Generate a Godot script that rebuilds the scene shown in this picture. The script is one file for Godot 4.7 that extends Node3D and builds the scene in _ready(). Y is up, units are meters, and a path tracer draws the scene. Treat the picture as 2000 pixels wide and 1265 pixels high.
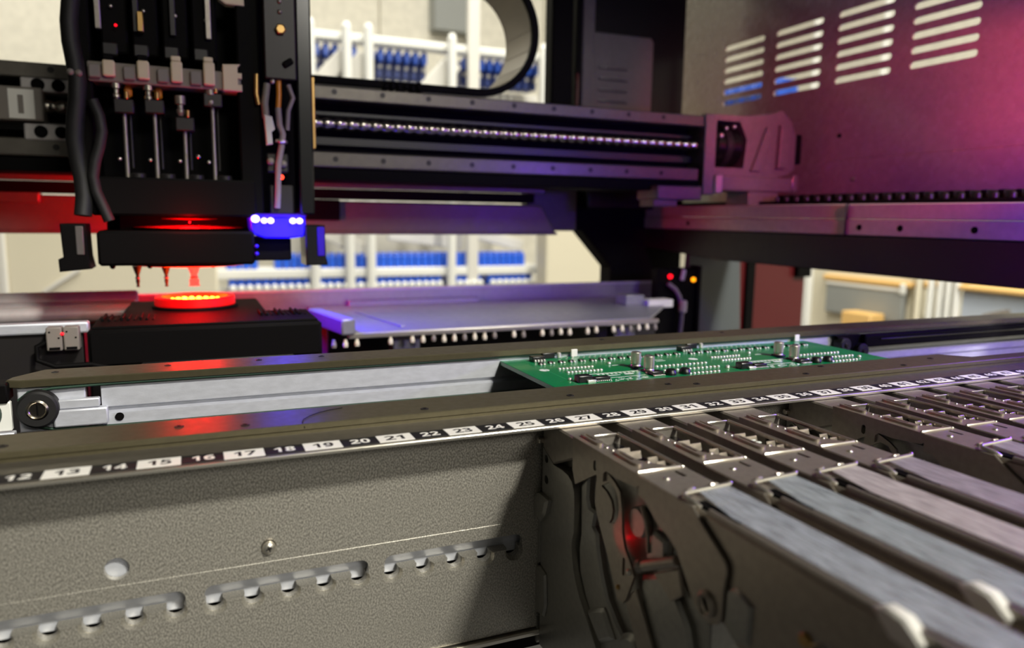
extends Node3D
# A pick-and-place machine seen through its open front. Lengths in the builders are millimetres.

const MM := 0.001
const XF := Basis(Vector3(0, 0, 1), Vector3(0, 1, 0), Vector3(1, 0, 0))   # outline (z, y), thickness along x
const YF := Basis(Vector3(1, 0, 0), Vector3(0, 0, 1), Vector3(0, 1, 0))   # outline (x, z), thickness along y
const ZF := Basis.IDENTITY                                                # outline (x, y), thickness along z

var M := {}
var origin := {}
var used := {}
var rng := RandomNumberGenerator.new()


# ------------------------------------------------------------------ geometry
class Geo:
	var v := PackedVector3Array()
	var n := PackedVector3Array()

	func tri(a: Vector3, b: Vector3, c: Vector3, na: Vector3, nb: Vector3, nc: Vector3) -> void:
		if (c - a).cross(b - a).dot(na + nb + nc) < 0.0:
			v.append_array(PackedVector3Array([a, c, b])); n.append_array(PackedVector3Array([na, nc, nb]))
		else:
			v.append_array(PackedVector3Array([a, b, c])); n.append_array(PackedVector3Array([na, nb, nc]))

	func quad(a: Vector3, b: Vector3, c: Vector3, d: Vector3, na: Vector3, nb: Vector3, nc: Vector3, nd: Vector3) -> void:
		tri(a, b, c, na, nb, nc)
		tri(a, c, d, na, nc, nd)

	func flat(a: Vector3, b: Vector3, c: Vector3, d: Vector3, out: Vector3) -> void:
		var nn := (c - a).cross(d - b).normalized()
		if nn.dot(out) < 0.0:
			nn = -nn
		quad(a, b, c, d, nn, nn, nn, nn)

	func add(o: Geo, t: Transform3D) -> Geo:
		for i in range(0, o.v.size(), 3):
			tri(t * o.v[i], t * o.v[i + 1], t * o.v[i + 2], (t.basis * o.n[i]).normalized(), (t.basis * o.n[i + 1]).normalized(), (t.basis * o.n[i + 2]).normalized())
		return self

	static func ccw(p: PackedVector2Array, want: bool) -> PackedVector2Array:
		var a := 0.0
		for i in p.size():
			a += p[i].cross(p[(i + 1) % p.size()])
		if (a > 0.0) != want:
			p = p.duplicate(); p.reverse()
		return p

	static func inset(p: PackedVector2Array, d: float) -> PackedVector2Array:
		if d == 0.0:
			return p
		var r := PackedVector2Array()
		var c := p.size()
		for i in c:
			var e0 := (p[i] - p[(i + c - 1) % c]).normalized()
			var e1 := (p[(i + 1) % c] - p[i]).normalized()
			var m := Vector2(-e0.y, e0.x) + Vector2(-e1.y, e1.x)
			m /= maxf(m.length_squared() / 2.0, 0.35)
			r.append(p[i] + m * d)
		return r

	static func bridged(outer: PackedVector2Array, holes: Array) -> PackedVector2Array:
		var p := outer.duplicate()
		var todo := holes.duplicate()
		todo.sort_custom(func(a, b): return Array(a).map(func(q): return q.x).max() > Array(b).map(func(q): return q.x).max())
		for h: PackedVector2Array in todo:
			var hi := 0
			for k in h.size():
				if h[k].x > h[hi].x:
					hi = k
			var order := range(p.size())
			order.sort_custom(func(a, b): return p[a].distance_squared_to(h[hi]) < p[b].distance_squared_to(h[hi]))
			var best := -1
			for k in order:
				var clear := true
				for set in [p] + todo:
					var q: PackedVector2Array = set
					for j in q.size():
						var a := q[j]
						var b := q[(j + 1) % q.size()]
						if a.is_equal_approx(p[k]) or b.is_equal_approx(p[k]) or a.is_equal_approx(h[hi]) or b.is_equal_approx(h[hi]):
							continue
						if Geometry2D.segment_intersects_segment(p[k], h[hi], a, b) != null:
							clear = false
							break
					if not clear:
						break
				if clear:
					best = k
					break
			if best < 0:
				continue
			var joined := p.slice(0, best + 1)
			for j in h.size() + 1:
				joined.append(h[(hi + j) % h.size()])
			joined.append_array(p.slice(best))
			p = joined
		return p

	func cap(outer: PackedVector2Array, holes: Array, w: float, f: Basis, up: float) -> void:
		var p := bridged(outer, holes)
		var t := Geometry2D.triangulate_polygon(p)
		if t.is_empty():
			push_warning("cap not triangulated: %d points" % p.size())
		var nn := f.z * up
		for i in range(0, t.size(), 3):
			tri(f * Vector3(p[t[i]].x, p[t[i]].y, w), f * Vector3(p[t[i + 1]].x, p[t[i + 1]].y, w), f * Vector3(p[t[i + 2]].x, p[t[i + 2]].y, w), nn, nn, nn)

	func wall(a: PackedVector2Array, wa: float, b: PackedVector2Array, wb: float, f: Basis) -> void:
		var c := a.size()
		var en := PackedVector3Array()
		for i in c:
			var j := (i + 1) % c
			var e := (a[j] - a[i] + b[j] - b[i]).normalized()
			var o2 := Vector2(e.y, -e.x)                    # to the right of a counter-clockwise edge: outward
			var run := (b[i] + b[j] - a[i] - a[j]).dot(o2) / 2.0
			en.append((f * Vector3(o2.x, o2.y, -run / maxf(absf(wb - wa), 1e-6) * signf(wb - wa))).normalized())
		for i in c:
			var j := (i + 1) % c
			var n0 := en[i]
			var n1 := en[i]
			var before := en[(i + c - 1) % c]
			var after := en[j]
			if before.dot(en[i]) > 0.8:
				n0 = (before + en[i]).normalized()
			if after.dot(en[i]) > 0.8:
				n1 = (after + en[i]).normalized()
			quad(f * Vector3(a[i].x, a[i].y, wa), f * Vector3(a[j].x, a[j].y, wa), f * Vector3(b[j].x, b[j].y, wb), f * Vector3(b[i].x, b[i].y, wb), n0, n1, n1, n0)

	# an extruded outline with holes; bev rounds the rims, front_holes (same points) flares the holes towards w1
	func slab(outer: PackedVector2Array, holes: Array, w0: float, w1: float, f: Basis, bev := 0.0, front_holes := [], flare := 0.0) -> Geo:
		outer = ccw(outer, true)
		var hb := []
		for h in holes:
			hb.append(ccw(h, false))
		var hf := hb
		if front_holes:
			hf = []
			for h in front_holes:
				hf.append(ccw(h, false))
		var small := inset(outer, bev)
		var b := bev * 0.8
		cap(small, hb, w0, f, -1.0)
		cap(small, hf, w1, f, 1.0)
		if bev > 0.0:
			wall(small, w0, outer, w0 + b, f)
			wall(outer, w1 - b, small, w1, f)
		wall(outer, w0 + b, outer, w1 - b, f)
		for i in hb.size():
			wall(hb[i], w0, hb[i], w1 - flare, f)
			if flare > 0.0:
				wall(hb[i], w1 - flare, hf[i], w1, f)
		return self

	func box(c: Vector3, s: Vector3, bev := 0.0, b := Basis.IDENTITY) -> Geo:
		var x := s.x / 2.0
		var y := s.y / 2.0
		bev = minf(bev, minf(s.x, minf(s.y, s.z)) * 0.3)
		var p := PackedVector2Array([Vector2(-x, -y), Vector2(x, -y), Vector2(x, y), Vector2(-x, y)])
		if bev > 0.0:
			p = PackedVector2Array([Vector2(-x + bev, -y), Vector2(x - bev, -y), Vector2(x, -y + bev), Vector2(x, y - bev), Vector2(x - bev, y), Vector2(-x + bev, y), Vector2(-x, y - bev), Vector2(-x, -y + bev)])
		return add(Geo.new().slab(p, [], -s.z / 2.0, s.z / 2.0, Basis.IDENTITY, bev), Transform3D(b, c))

	# a box between two corners
	func span(x0: float, x1: float, y0: float, y1: float, z0: float, z1: float, bev := 0.0) -> Geo:
		return box(Vector3(x0 + x1, y0 + y1, z0 + z1) / 2.0, Vector3(absf(x1 - x0), absf(y1 - y0), absf(z1 - z0)), bev)

	static func facing(d: Vector3) -> Basis:
		var z := d.normalized()
		var x := (Vector3.UP if absf(z.y) < 0.9 else Vector3.RIGHT).cross(z).normalized()
		return Basis(x, z.cross(x), z)

	# profile of (radius, height) pairs turned round the line from o along d
	func lathe(profile: Array, o: Vector3, d: Vector3, seg := 20, round := false) -> Geo:
		var f := facing(d)
		var k := profile.size() - 1
		var pn := []
		for i in k:
			var e: Vector2 = profile[i + 1] - profile[i]
			pn.append(Vector2(e.y, -e.x).normalized())
		for i in k:
			var na: Vector2 = pn[i]
			var nb: Vector2 = pn[i]
			if round and i > 0 and pn[i - 1].dot(pn[i]) > 0.5:
				na = (pn[i - 1] + pn[i]).normalized()
			if round and i < k - 1 and pn[i + 1].dot(pn[i]) > 0.5:
				nb = (pn[i + 1] + pn[i]).normalized()
			for s in seg:
				var a := TAU * s / seg
				var b := TAU * (s + 1) / seg
				var ca := Vector2(cos(a), sin(a))
				var cb := Vector2(cos(b), sin(b))
				var p0: Vector2 = profile[i]
				var p1: Vector2 = profile[i + 1]
				var q := [o + f * Vector3(ca.x * p0.x, ca.y * p0.x, p0.y), o + f * Vector3(cb.x * p0.x, cb.y * p0.x, p0.y), o + f * Vector3(cb.x * p1.x, cb.y * p1.x, p1.y), o + f * Vector3(ca.x * p1.x, ca.y * p1.x, p1.y)]
				var m := [f * Vector3(ca.x * na.x, ca.y * na.x, na.y), f * Vector3(cb.x * na.x, cb.y * na.x, na.y), f * Vector3(cb.x * nb.x, cb.y * nb.x, nb.y), f * Vector3(ca.x * nb.x, ca.y * nb.x, nb.y)]
				if p0.x > 1e-6:
					tri(q[0], q[1], q[2], m[0], m[1], m[2])
				if p1.x > 1e-6:
					tri(q[0], q[2], q[3], m[0], m[2], m[3])
		return self

	func rod(a: Vector3, b: Vector3, r: float, bev := 0.0, seg := 16) -> Geo:
		var h := a.distance_to(b)
		var p := [Vector2(0, 0), Vector2(r - bev, 0), Vector2(r, bev), Vector2(r, h - bev), Vector2(r - bev, h), Vector2(0, h)]
		return lathe(p, a, b - a, seg)

	func ball(c: Vector3, r: float, seg := 12, squash := 1.0) -> Geo:
		var p := []
		for i in 9:
			var a := -PI / 2 + PI * i / 8.0
			p.append(Vector2(maxf(r * cos(a), 0.0), r * squash * sin(a)))
		return lathe(p, c, Vector3.UP, seg, true)

	func ring(c: Vector3, d: Vector3, r0: float, r1: float, h: float, bev := 0.0, seg := 32) -> Geo:
		var p := [Vector2(r0, 0), Vector2(r1 - bev, 0), Vector2(r1, bev), Vector2(r1, h - bev), Vector2(r1 - bev, h), Vector2(r0, h), Vector2(r0, 0)]
		return lathe(p, c, d, seg)

	func tube(path: Array, r: float, seg := 8) -> Geo:
		var k := path.size()
		var rings := []
		var norms := []
		var x := Vector3.ZERO
		for i in k:
			var d: Vector3 = (path[mini(i + 1, k - 1)] - path[maxi(i - 1, 0)]).normalized()
			x = facing(d).x if i == 0 else (x - d * x.dot(d)).normalized()
			var y := d.cross(x)
			var ring_p := PackedVector3Array()
			var ring_n := PackedVector3Array()
			for s in seg:
				var m := x * cos(TAU * s / seg) + y * sin(TAU * s / seg)
				ring_n.append(m)
				ring_p.append(path[i] + m * r)
			rings.append(ring_p)
			norms.append(ring_n)
		for i in k - 1:
			for s in seg:
				var t := (s + 1) % seg
				quad(rings[i][s], rings[i][t], rings[i + 1][t], rings[i + 1][s], norms[i][s], norms[i][t], norms[i + 1][t], norms[i + 1][s])
		for e in [0, k - 1]:
			var d: Vector3 = (path[e] - path[1 if e == 0 else k - 2]).normalized()
			for s in seg:
				tri(path[e], rings[e][s], rings[e][(s + 1) % seg], d, d, d)
		return self

	func mesh(o: Vector3) -> ArrayMesh:
		var p := PackedVector3Array()
		p.resize(v.size())
		for i in v.size():
			p[i] = (v[i] - o) * MM
		var a := []
		a.resize(Mesh.ARRAY_MAX)
		a[Mesh.ARRAY_VERTEX] = p
		a[Mesh.ARRAY_NORMAL] = n
		var m := ArrayMesh.new()
		m.add_surface_from_arrays(Mesh.PRIMITIVE_TRIANGLES, a)
		return m

	func base() -> Vector3:
		var b := AABB(v[0], Vector3.ZERO)
		for q in v:
			b = b.expand(q)
		return Vector3(b.get_center().x, b.position.y, b.get_center().z)


func P(a: Array) -> PackedVector2Array:
	var r := PackedVector2Array()
	for i in range(0, a.size(), 2):
		r.append(Vector2(a[i], a[i + 1]))
	return r


func circle(x: float, y: float, r: float, seg := 20) -> PackedVector2Array:
	var p := PackedVector2Array()
	for i in seg:
		p.append(Vector2(x + r * cos(TAU * i / seg), y + r * sin(TAU * i / seg)))
	return p


func stadium(x: float, y: float, w: float, h: float, seg := 8) -> PackedVector2Array:   # a slot w x h with round ends along its longer side
	var p := PackedVector2Array()
	var r := minf(w, h) / 2.0
	var d := Vector2(w / 2.0 - r, 0) if w > h else Vector2(0, h / 2.0 - r)
	var a0 := -PI / 2 if w > h else 0.0
	for s in 2:
		for i in seg + 1:
			var a := a0 + PI * s + PI * i / seg
			p.append(Vector2(x, y) + d * (1 - 2 * s) + Vector2(cos(a), sin(a)) * r)
	return p


# ------------------------------------------------------------------ objects
func numbered(called: String, parent: Node) -> String:
	var key := [parent, called]
	used[key] = used.get(key, -1) + 1
	return called if used[key] == 0 else "%s_%03d" % [called, used[key]]


func tag(o: Node, label: String, category: String, group := "") -> void:
	o.set_meta("label", label)
	o.set_meta("category", category)
	if group:
		o.set_meta("group", group)


func thing(called: String, label: String, category: String, at: Vector3, group := "") -> Node3D:
	var o := Node3D.new()
	o.name = numbered(called, self)
	o.position = at * MM
	origin[o] = at
	tag(o, label, category, group)
	add_child(o, true)
	return o


func part(called: String, g: Geo, m: Material, parent: Node3D, label := "") -> MeshInstance3D:
	var o := MeshInstance3D.new()
	o.name = numbered(called, parent)
	o.mesh = g.mesh(origin[parent])
	o.material_override = m
	origin[o] = origin[parent]
	if label:
		o.set_meta("label", label)
	parent.add_child(o, true)
	return o


func single(called: String, g: Geo, m: Material, label: String, category: String, group := "") -> MeshInstance3D:
	var o := MeshInstance3D.new()
	var at := g.base()
	o.name = numbered(called, self)
	o.mesh = g.mesh(at)
	o.position = at * MM
	o.material_override = m
	origin[o] = at
	tag(o, label, category, group)
	add_child(o, true)
	return o


func struct(called: String, g: Geo, m: Material) -> MeshInstance3D:
	var o := MeshInstance3D.new()
	var at := g.base()
	o.name = called
	o.mesh = g.mesh(at)
	o.position = at * MM
	o.material_override = m
	origin[o] = at
	o.set_meta("kind", "structure")
	add_child(o, true)
	return o


func copy(src: Node3D, at: Vector3, label: String) -> Node3D:
	var o: Node3D = src.duplicate()
	o.name = numbered(src.name, self)
	o.position = at * MM
	origin[o] = at
	o.set_meta("label", label)
	add_child(o, true)
	return o


# ------------------------------------------------------------------ materials
func noise_tex(kind: int, freq: float, lo: float, hi: float, octaves := 3, sd := 1) -> NoiseTexture2D:
	var f := FastNoiseLite.new()
	f.noise_type = kind
	f.frequency = freq
	f.fractal_octaves = octaves
	f.seed = sd
	var t := NoiseTexture2D.new()
	t.width = 512
	t.height = 512
	t.seamless = true
	t.noise = f
	var g := Gradient.new()
	g.set_color(0, Color(lo, lo, lo))
	g.set_color(1, Color(hi, hi, hi))
	t.color_ramp = g
	return t


func mat(called: String, c: Color, rough: float, metal := 0.0) -> StandardMaterial3D:
	var m := StandardMaterial3D.new()
	m.resource_name = called
	m.albedo_color = c
	m.roughness = rough
	m.metallic = metal
	M[called] = m
	return m


func grain(m: StandardMaterial3D, tile_mm: Vector3, colour: Texture2D, rough: Texture2D, relief: Texture2D = null, height := 0.0) -> void:
	m.uv1_triplanar = true
	m.uv1_world_triplanar = true
	m.uv1_scale = Vector3(1000.0 / tile_mm.x, 1000.0 / tile_mm.y, 1000.0 / tile_mm.z)
	if colour:
		m.albedo_texture = colour
	if rough:
		m.roughness_texture = rough
	if relief:
		m.heightmap_enabled = true
		m.heightmap_texture = relief
		m.heightmap_scale = height


func glow(called: String, c: Color, energy: float) -> StandardMaterial3D:
	var m := mat(called, c, 0.4)
	m.emission_enabled = true
	m.emission = c
	m.emission_energy_multiplier = energy
	return m


func make_materials() -> void:
	var speck := noise_tex(FastNoiseLite.TYPE_CELLULAR, 0.05, 0.80, 1.0, 2, 3)
	var cloud := noise_tex(FastNoiseLite.TYPE_SIMPLEX_SMOOTH, 0.012, 0.80, 1.0, 4, 5)
	var fine := noise_tex(FastNoiseLite.TYPE_SIMPLEX, 0.12, 0.0, 1.0, 3, 7)
	var mottle := noise_tex(FastNoiseLite.TYPE_SIMPLEX_SMOOTH, 0.02, 0.92, 1.0, 5, 9)
	var streak := noise_tex(FastNoiseLite.TYPE_SIMPLEX_SMOOTH, 0.016, 0.6, 1.0, 4, 13)
	var fleck := noise_tex(FastNoiseLite.TYPE_SIMPLEX, 0.075, 0.66, 1.0, 2, 21)
	grain(mat("zinc", Color(0.84, 0.82, 0.77), 0.5, 0.7), Vector3(20, 34, 20), fleck, fleck, fleck, 0.004)
	grain(mat("ledge_steel", Color(0.44, 0.42, 0.38), 0.5, 0.7), Vector3(30, 30, 30), mottle, cloud, fine, 0.0008)
	grain(mat("feeder_steel", Color(0.64, 0.61, 0.57), 0.44, 0.7), Vector3(24, 24, 24), mottle, cloud, fine, 0.0005)
	grain(mat("guide_steel", Color(0.66, 0.62, 0.57), 0.36, 0.7), Vector3(24, 24, 24), mottle, cloud)
	grain(mat("cast_metal", Color(0.66, 0.65, 0.62), 0.36, 0.75), Vector3(20, 20, 20), mottle, cloud, fine, 0.001)
	grain(mat("olive_rail", Color(0.40, 0.375, 0.29), 0.38, 0.55), Vector3(24, 24, 24), mottle, cloud, fine, 0.0008)
	grain(mat("aluminium", Color(0.80, 0.81, 0.84), 0.5, 0.35), Vector3(60, 20, 60), mottle, cloud, fine, 0.001)
	grain(mat("grey_plate", Color(0.62, 0.62, 0.64), 0.45, 0.6), Vector3(60, 60, 60), mottle, cloud)
	grain(mat("panel_paint", Color(0.66, 0.63, 0.55), 0.3), Vector3(80, 80, 80), mottle, cloud)
	grain(mat("cover_paint", Color(0.36, 0.34, 0.33), 0.42), Vector3(80, 80, 80), mottle, cloud)
	grain(mat("rail_metal", Color(0.78, 0.76, 0.75), 0.36, 0.35), Vector3(60, 60, 60), mottle, cloud)
	mat("dark_panel_grey", Color(0.33, 0.35, 0.36), 0.5)
	grain(mat("bracket_metal", Color(0.52, 0.49, 0.48), 0.36, 0.5), Vector3(60, 60, 60), mottle, cloud)
	grain(mat("beam_metal", Color(0.42, 0.40, 0.37), 0.4, 0.6), Vector3(60, 60, 60), mottle, cloud)
	grain(mat("black_beam", Color(0.14, 0.135, 0.14), 0.4), Vector3(60, 60, 60), mottle, cloud)
	mat("black", Color(0.045, 0.04, 0.04), 0.6)
	mat("black_gloss", Color(0.06, 0.06, 0.065), 0.22)
	M.black.metallic_specular = 0.18
	mat("dark_metal", Color(0.17, 0.16, 0.16), 0.4, 0.4)
	mat("rubber", Color(0.08, 0.075, 0.075), 0.6)
	mat("chrome", Color(0.80, 0.77, 0.72), 0.22, 1.0)
	mat("bright_steel", Color(0.85, 0.83, 0.78), 0.3, 0.9)
	mat("brass", Color(0.72, 0.58, 0.36), 0.35, 0.9)
	mat("amber_plastic", Color(0.80, 0.48, 0.12), 0.35)
	mat("bellows_inside", Color(0.66, 0.61, 0.54), 0.35)
	mat("sticker_white", Color(0.93, 0.92, 0.89), 0.4)
	mat("sticker_black", Color(0.055, 0.055, 0.06), 0.6)
	mat("cream_plastic", Color(0.86, 0.83, 0.74), 0.5)
	mat("valve_cream", Color(0.85, 0.78, 0.66), 0.5)
	mat("valve_grey", Color(0.50, 0.47, 0.44), 0.55)
	mat("white_paint", Color(0.90, 0.90, 0.88), 0.35)
	mat("off_white", Color(0.84, 0.83, 0.80), 0.5)
	mat("blue_plastic", Color(0.16, 0.38, 0.86), 0.35)
	mat("deep_blue", Color(0.09, 0.20, 0.50), 0.4)
	mat("red_plastic_and_red_light", Color(0.32, 0.03, 0.055), 0.4)
	mat("grey_laminate", Color(0.56, 0.57, 0.56), 0.5)
	mat("pale_blue_laminate", Color(0.70, 0.74, 0.80), 0.5)
	mat("wood", Color(0.90, 0.73, 0.45), 0.5)
	mat("cable_grey", Color(0.55, 0.50, 0.52), 0.5)
	mat("gap_glow_red", Color(0.85, 0.06, 0.07), 0.35)
	mat("green_belt", Color(0.10, 0.22, 0.16), 0.6)
	mat("dark_hood", Color(0.10, 0.10, 0.10), 0.7)
	grain(mat("wall_paint", Color(0.92, 0.90, 0.84), 0.7), Vector3(400, 400, 400), mottle, null)
	grain(mat("grey_wall", Color(0.30, 0.30, 0.30), 0.7), Vector3(400, 400, 400), mottle, null)
	grain(mat("room_ceiling", Color(0.60, 0.60, 0.58), 0.8), Vector3(400, 400, 400), mottle, null)
	grain(mat("room_floor", Color(0.22, 0.22, 0.23), 0.5), Vector3(500, 500, 500), mottle, cloud)
	# the circuit board: green lacquer over copper
	var pm := mat("board_green", Color(0.03, 0.50, 0.29), 0.3)
	pm.clearcoat_enabled = true
	pm.clearcoat = 0.5
	pm.clearcoat_roughness = 0.15
	mat("board_trace", Color(0.20, 0.60, 0.40), 0.3)
	mat("silk_white", Color(0.88, 0.90, 0.88), 0.5)
	mat("solder", Color(0.90, 0.89, 0.86), 0.3, 0.6)
	mat("chip_black", Color(0.06, 0.06, 0.065), 0.35)
	# cover films of the feeders: milky plastic, partly clear
	for f in [["film_blue", Color(0.82, 0.85, 0.90, 0.42)], ["film_grey", Color(0.80, 0.84, 0.87, 0.45)], ["film_white", Color(0.86, 0.82, 0.83, 0.72)], ["film_lilac", Color(0.80, 0.76, 0.82, 0.52)]]:
		var m := mat(f[0], f[1], 0.36)
		grain(m, Vector3(9, 30, 70), streak, null)
		m.transparency = BaseMaterial3D.TRANSPARENCY_ALPHA
	var red := mat("red_lit_nozzle", Color(0.75, 0.03, 0.04), 0.3)
	red.transparency = BaseMaterial3D.TRANSPARENCY_ALPHA
	red.albedo_color.a = 0.55
	var violet := mat("violet_lens_and_light", Color(0.25, 0.12, 0.85), 0.3)
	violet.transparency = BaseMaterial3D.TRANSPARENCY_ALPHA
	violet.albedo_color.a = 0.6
	glow("lamp_panel", Color(1.0, 0.97, 0.90), 3.0)
	glow("led_red", Color(1.0, 0.42, 0.10), 50.0)
	glow("led_orange", Color(1.0, 0.62, 0.12), 55.0)
	glow("led_red_band", Color(1.0, 0.02, 0.02), 0.9)
	glow("led_violet", Color(0.50, 0.45, 1.0), 14.0)
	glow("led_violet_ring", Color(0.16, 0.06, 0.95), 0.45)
	glow("ring_red", Color(0.95, 0.03, 0.04), 0.55)
	glow("pilot_red", Color(1.0, 0.05, 0.12), 3.0)
	glow("pilot_amber", Color(1.0, 0.62, 0.05), 3.0)
	glow("pilot_orange", Color(1.0, 0.22, 0.05), 3.0)


func _ready() -> void:
	# --- camera
	var cam := Camera3D.new()
	cam.name = "camera"
	cam.position = Vector3(-0.08965, 0.05272, 0.16629)
	cam.basis = Basis(Vector3(0.918970, 0.013865, 0.394083), Vector3(0.043944, 0.989556, -0.137290), Vector3(-0.391871, 0.143483, 0.908763)).orthonormalized()
	var lens := CameraAttributesPhysical.new()
	lens.frustum_focal_length = 27.62
	lens.frustum_focus_distance = 0.225
	lens.exposure_aperture = 14.0
	lens.frustum_near = 0.01
	lens.frustum_far = 20.0
	cam.attributes = lens
	cam.fov = 46.97
	cam.near = 0.01
	cam.far = 20.0
	add_child(cam)
	cam.current = true
	# --- air and exposure
	var env := Environment.new()
	env.background_mode = Environment.BG_COLOR
	env.background_color = Color(0.02, 0.02, 0.02)
	env.tonemap_mode = Environment.TONE_MAPPER_LINEAR
	env.tonemap_exposure = 0.74
	env.sdfgi_enabled = true
	env.ssao_enabled = true
	env.ssil_enabled = true
	var around := WorldEnvironment.new()
	around.name = "environment"
	around.environment = env
	add_child(around)
	make_materials()
	rng.seed = 11
	# --- large lights: the fluorescent ceiling panels of the hall (x, z, width, depth, energy)
	ceiling_lamp("fluorescent panel over the front of the machine", 720, 1650, 260, 260, 16.0)
	ceiling_lamp("fluorescent panel over the white rack behind the machine", 150, -930, 1000, 400, 3.6)
	ceiling_lamp("fluorescent panel over the back corner of the hall", -900, -2250, 1000, 400, 2.4)
	ceiling_lamp("fluorescent panel over the cabinets at the side of the hall", 1000, -800, 400, 1000, 3.6)
	work_lamp(Vector3(560, 940, 2200), 1.8)
	# --- setting and objects
	build_hall()
	build_enclosure()
	build_front_bank()
	build_feeders()
	build_conveyor()
	build_board()
	build_rear_bank()
	build_vision_camera()
	build_gantry()
	build_head()
	build_side_axis()
	build_small_things()
	build_background()
	build_vent_view()
	build_front_lamps()


func ceiling_lamp(what: String, x: float, z: float, w: float, d: float, energy: float) -> void:
	var g := Geo.new().box(Vector3(x, 1735, z), Vector3(w, 14, d), 3)
	var o := thing("ceiling_lamp", what, "lamp", Vector3(x, 1735, z), "ceiling lamps")
	part("frame", Geo.new().box(Vector3(x, 1740, z), Vector3(w + 40, 20, d + 40), 4), M.white_paint, o)
	part("diffuser", g, M.lamp_panel, o)
	var l := AreaLight3D.new()
	l.name = "lamp_light"
	l.area_size = Vector2(w, d) * MM
	l.light_energy = energy
	l.light_color = Color(1.0, 0.985, 0.935)
	l.area_range = 8.0
	l.shadow_enabled = true
	l.rotation = Vector3(-PI / 2, 0, 0)
	l.position = Vector3(0, -0.012, 0)
	o.add_child(l)


# upright work lamp in the aisle in front of the machine: low light that reaches in under the hood
func work_lamp(at: Vector3, energy: float) -> void:
	var o := thing("work_lamp", "upright work lamp on a stand in the aisle, outside the frame", "lamp", Vector3(at.x, -950, at.z))
	part("stand", Geo.new().rod(Vector3(at.x, -940, at.z + 30), Vector3(at.x, at.y, at.z + 30), 16, 2), M.dark_metal, o)
	part("foot", Geo.new().rod(Vector3(at.x, -950, at.z + 30), Vector3(at.x, -930, at.z + 30), 180, 6, 30), M.dark_metal, o)
	var turn := Basis.looking_at(Vector3(0, 30, 0) - at)
	var head := part("shade", Geo.new().box(at - turn * Vector3(0, 0, -26), Vector3(540, 340, 40), 8, turn), M.dark_metal, o)
	part("diffuser", Geo.new().box(at, Vector3(500, 300, 12), 3, turn), M.lamp_panel, head)
	var l := AreaLight3D.new()
	l.name = "lamp_light"
	l.area_size = Vector2(500, 300) * MM
	l.light_energy = energy
	l.light_color = Color(1.0, 0.985, 0.94)
	l.area_range = 8.0
	l.shadow_enabled = true
	l.basis = turn
	l.position = (at - origin[o] + turn * Vector3(0, 0, -10)) * MM
	o.add_child(l)


# ------------------------------------------------------------------ the hall
func build_hall() -> void:
	struct("floor", Geo.new().span(-2300, 2300, -1000, -950, -2700, 2500), M.room_floor)
	struct("ceiling", Geo.new().span(-2300, 2300, 1750, 1800, -2700, 2500), M.room_ceiling)
	var w := struct("wall_back", Geo.new().span(-2350, 2350, -950, 1750, -2700, -2640), M.wall_paint)
	# upright joint covers of the wall panels
	for i in 13:
		part("panel", Geo.new().box(Vector3(-1900 + i * 330, 395, -2632), Vector3(322, 2680, 14), 4), M.wall_paint, w)
	struct("wall_front", Geo.new().span(-2350, 2350, -950, 1750, 2500, 2560), M.grey_wall)
	struct("wall_side_left", Geo.new().span(-2360, -2300, -950, 1750, -2700, 2560), M.grey_wall)
	struct("wall_side_right", Geo.new().span(2300, 2360, -950, 1750, -2700, 2560), M.wall_paint)


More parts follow.
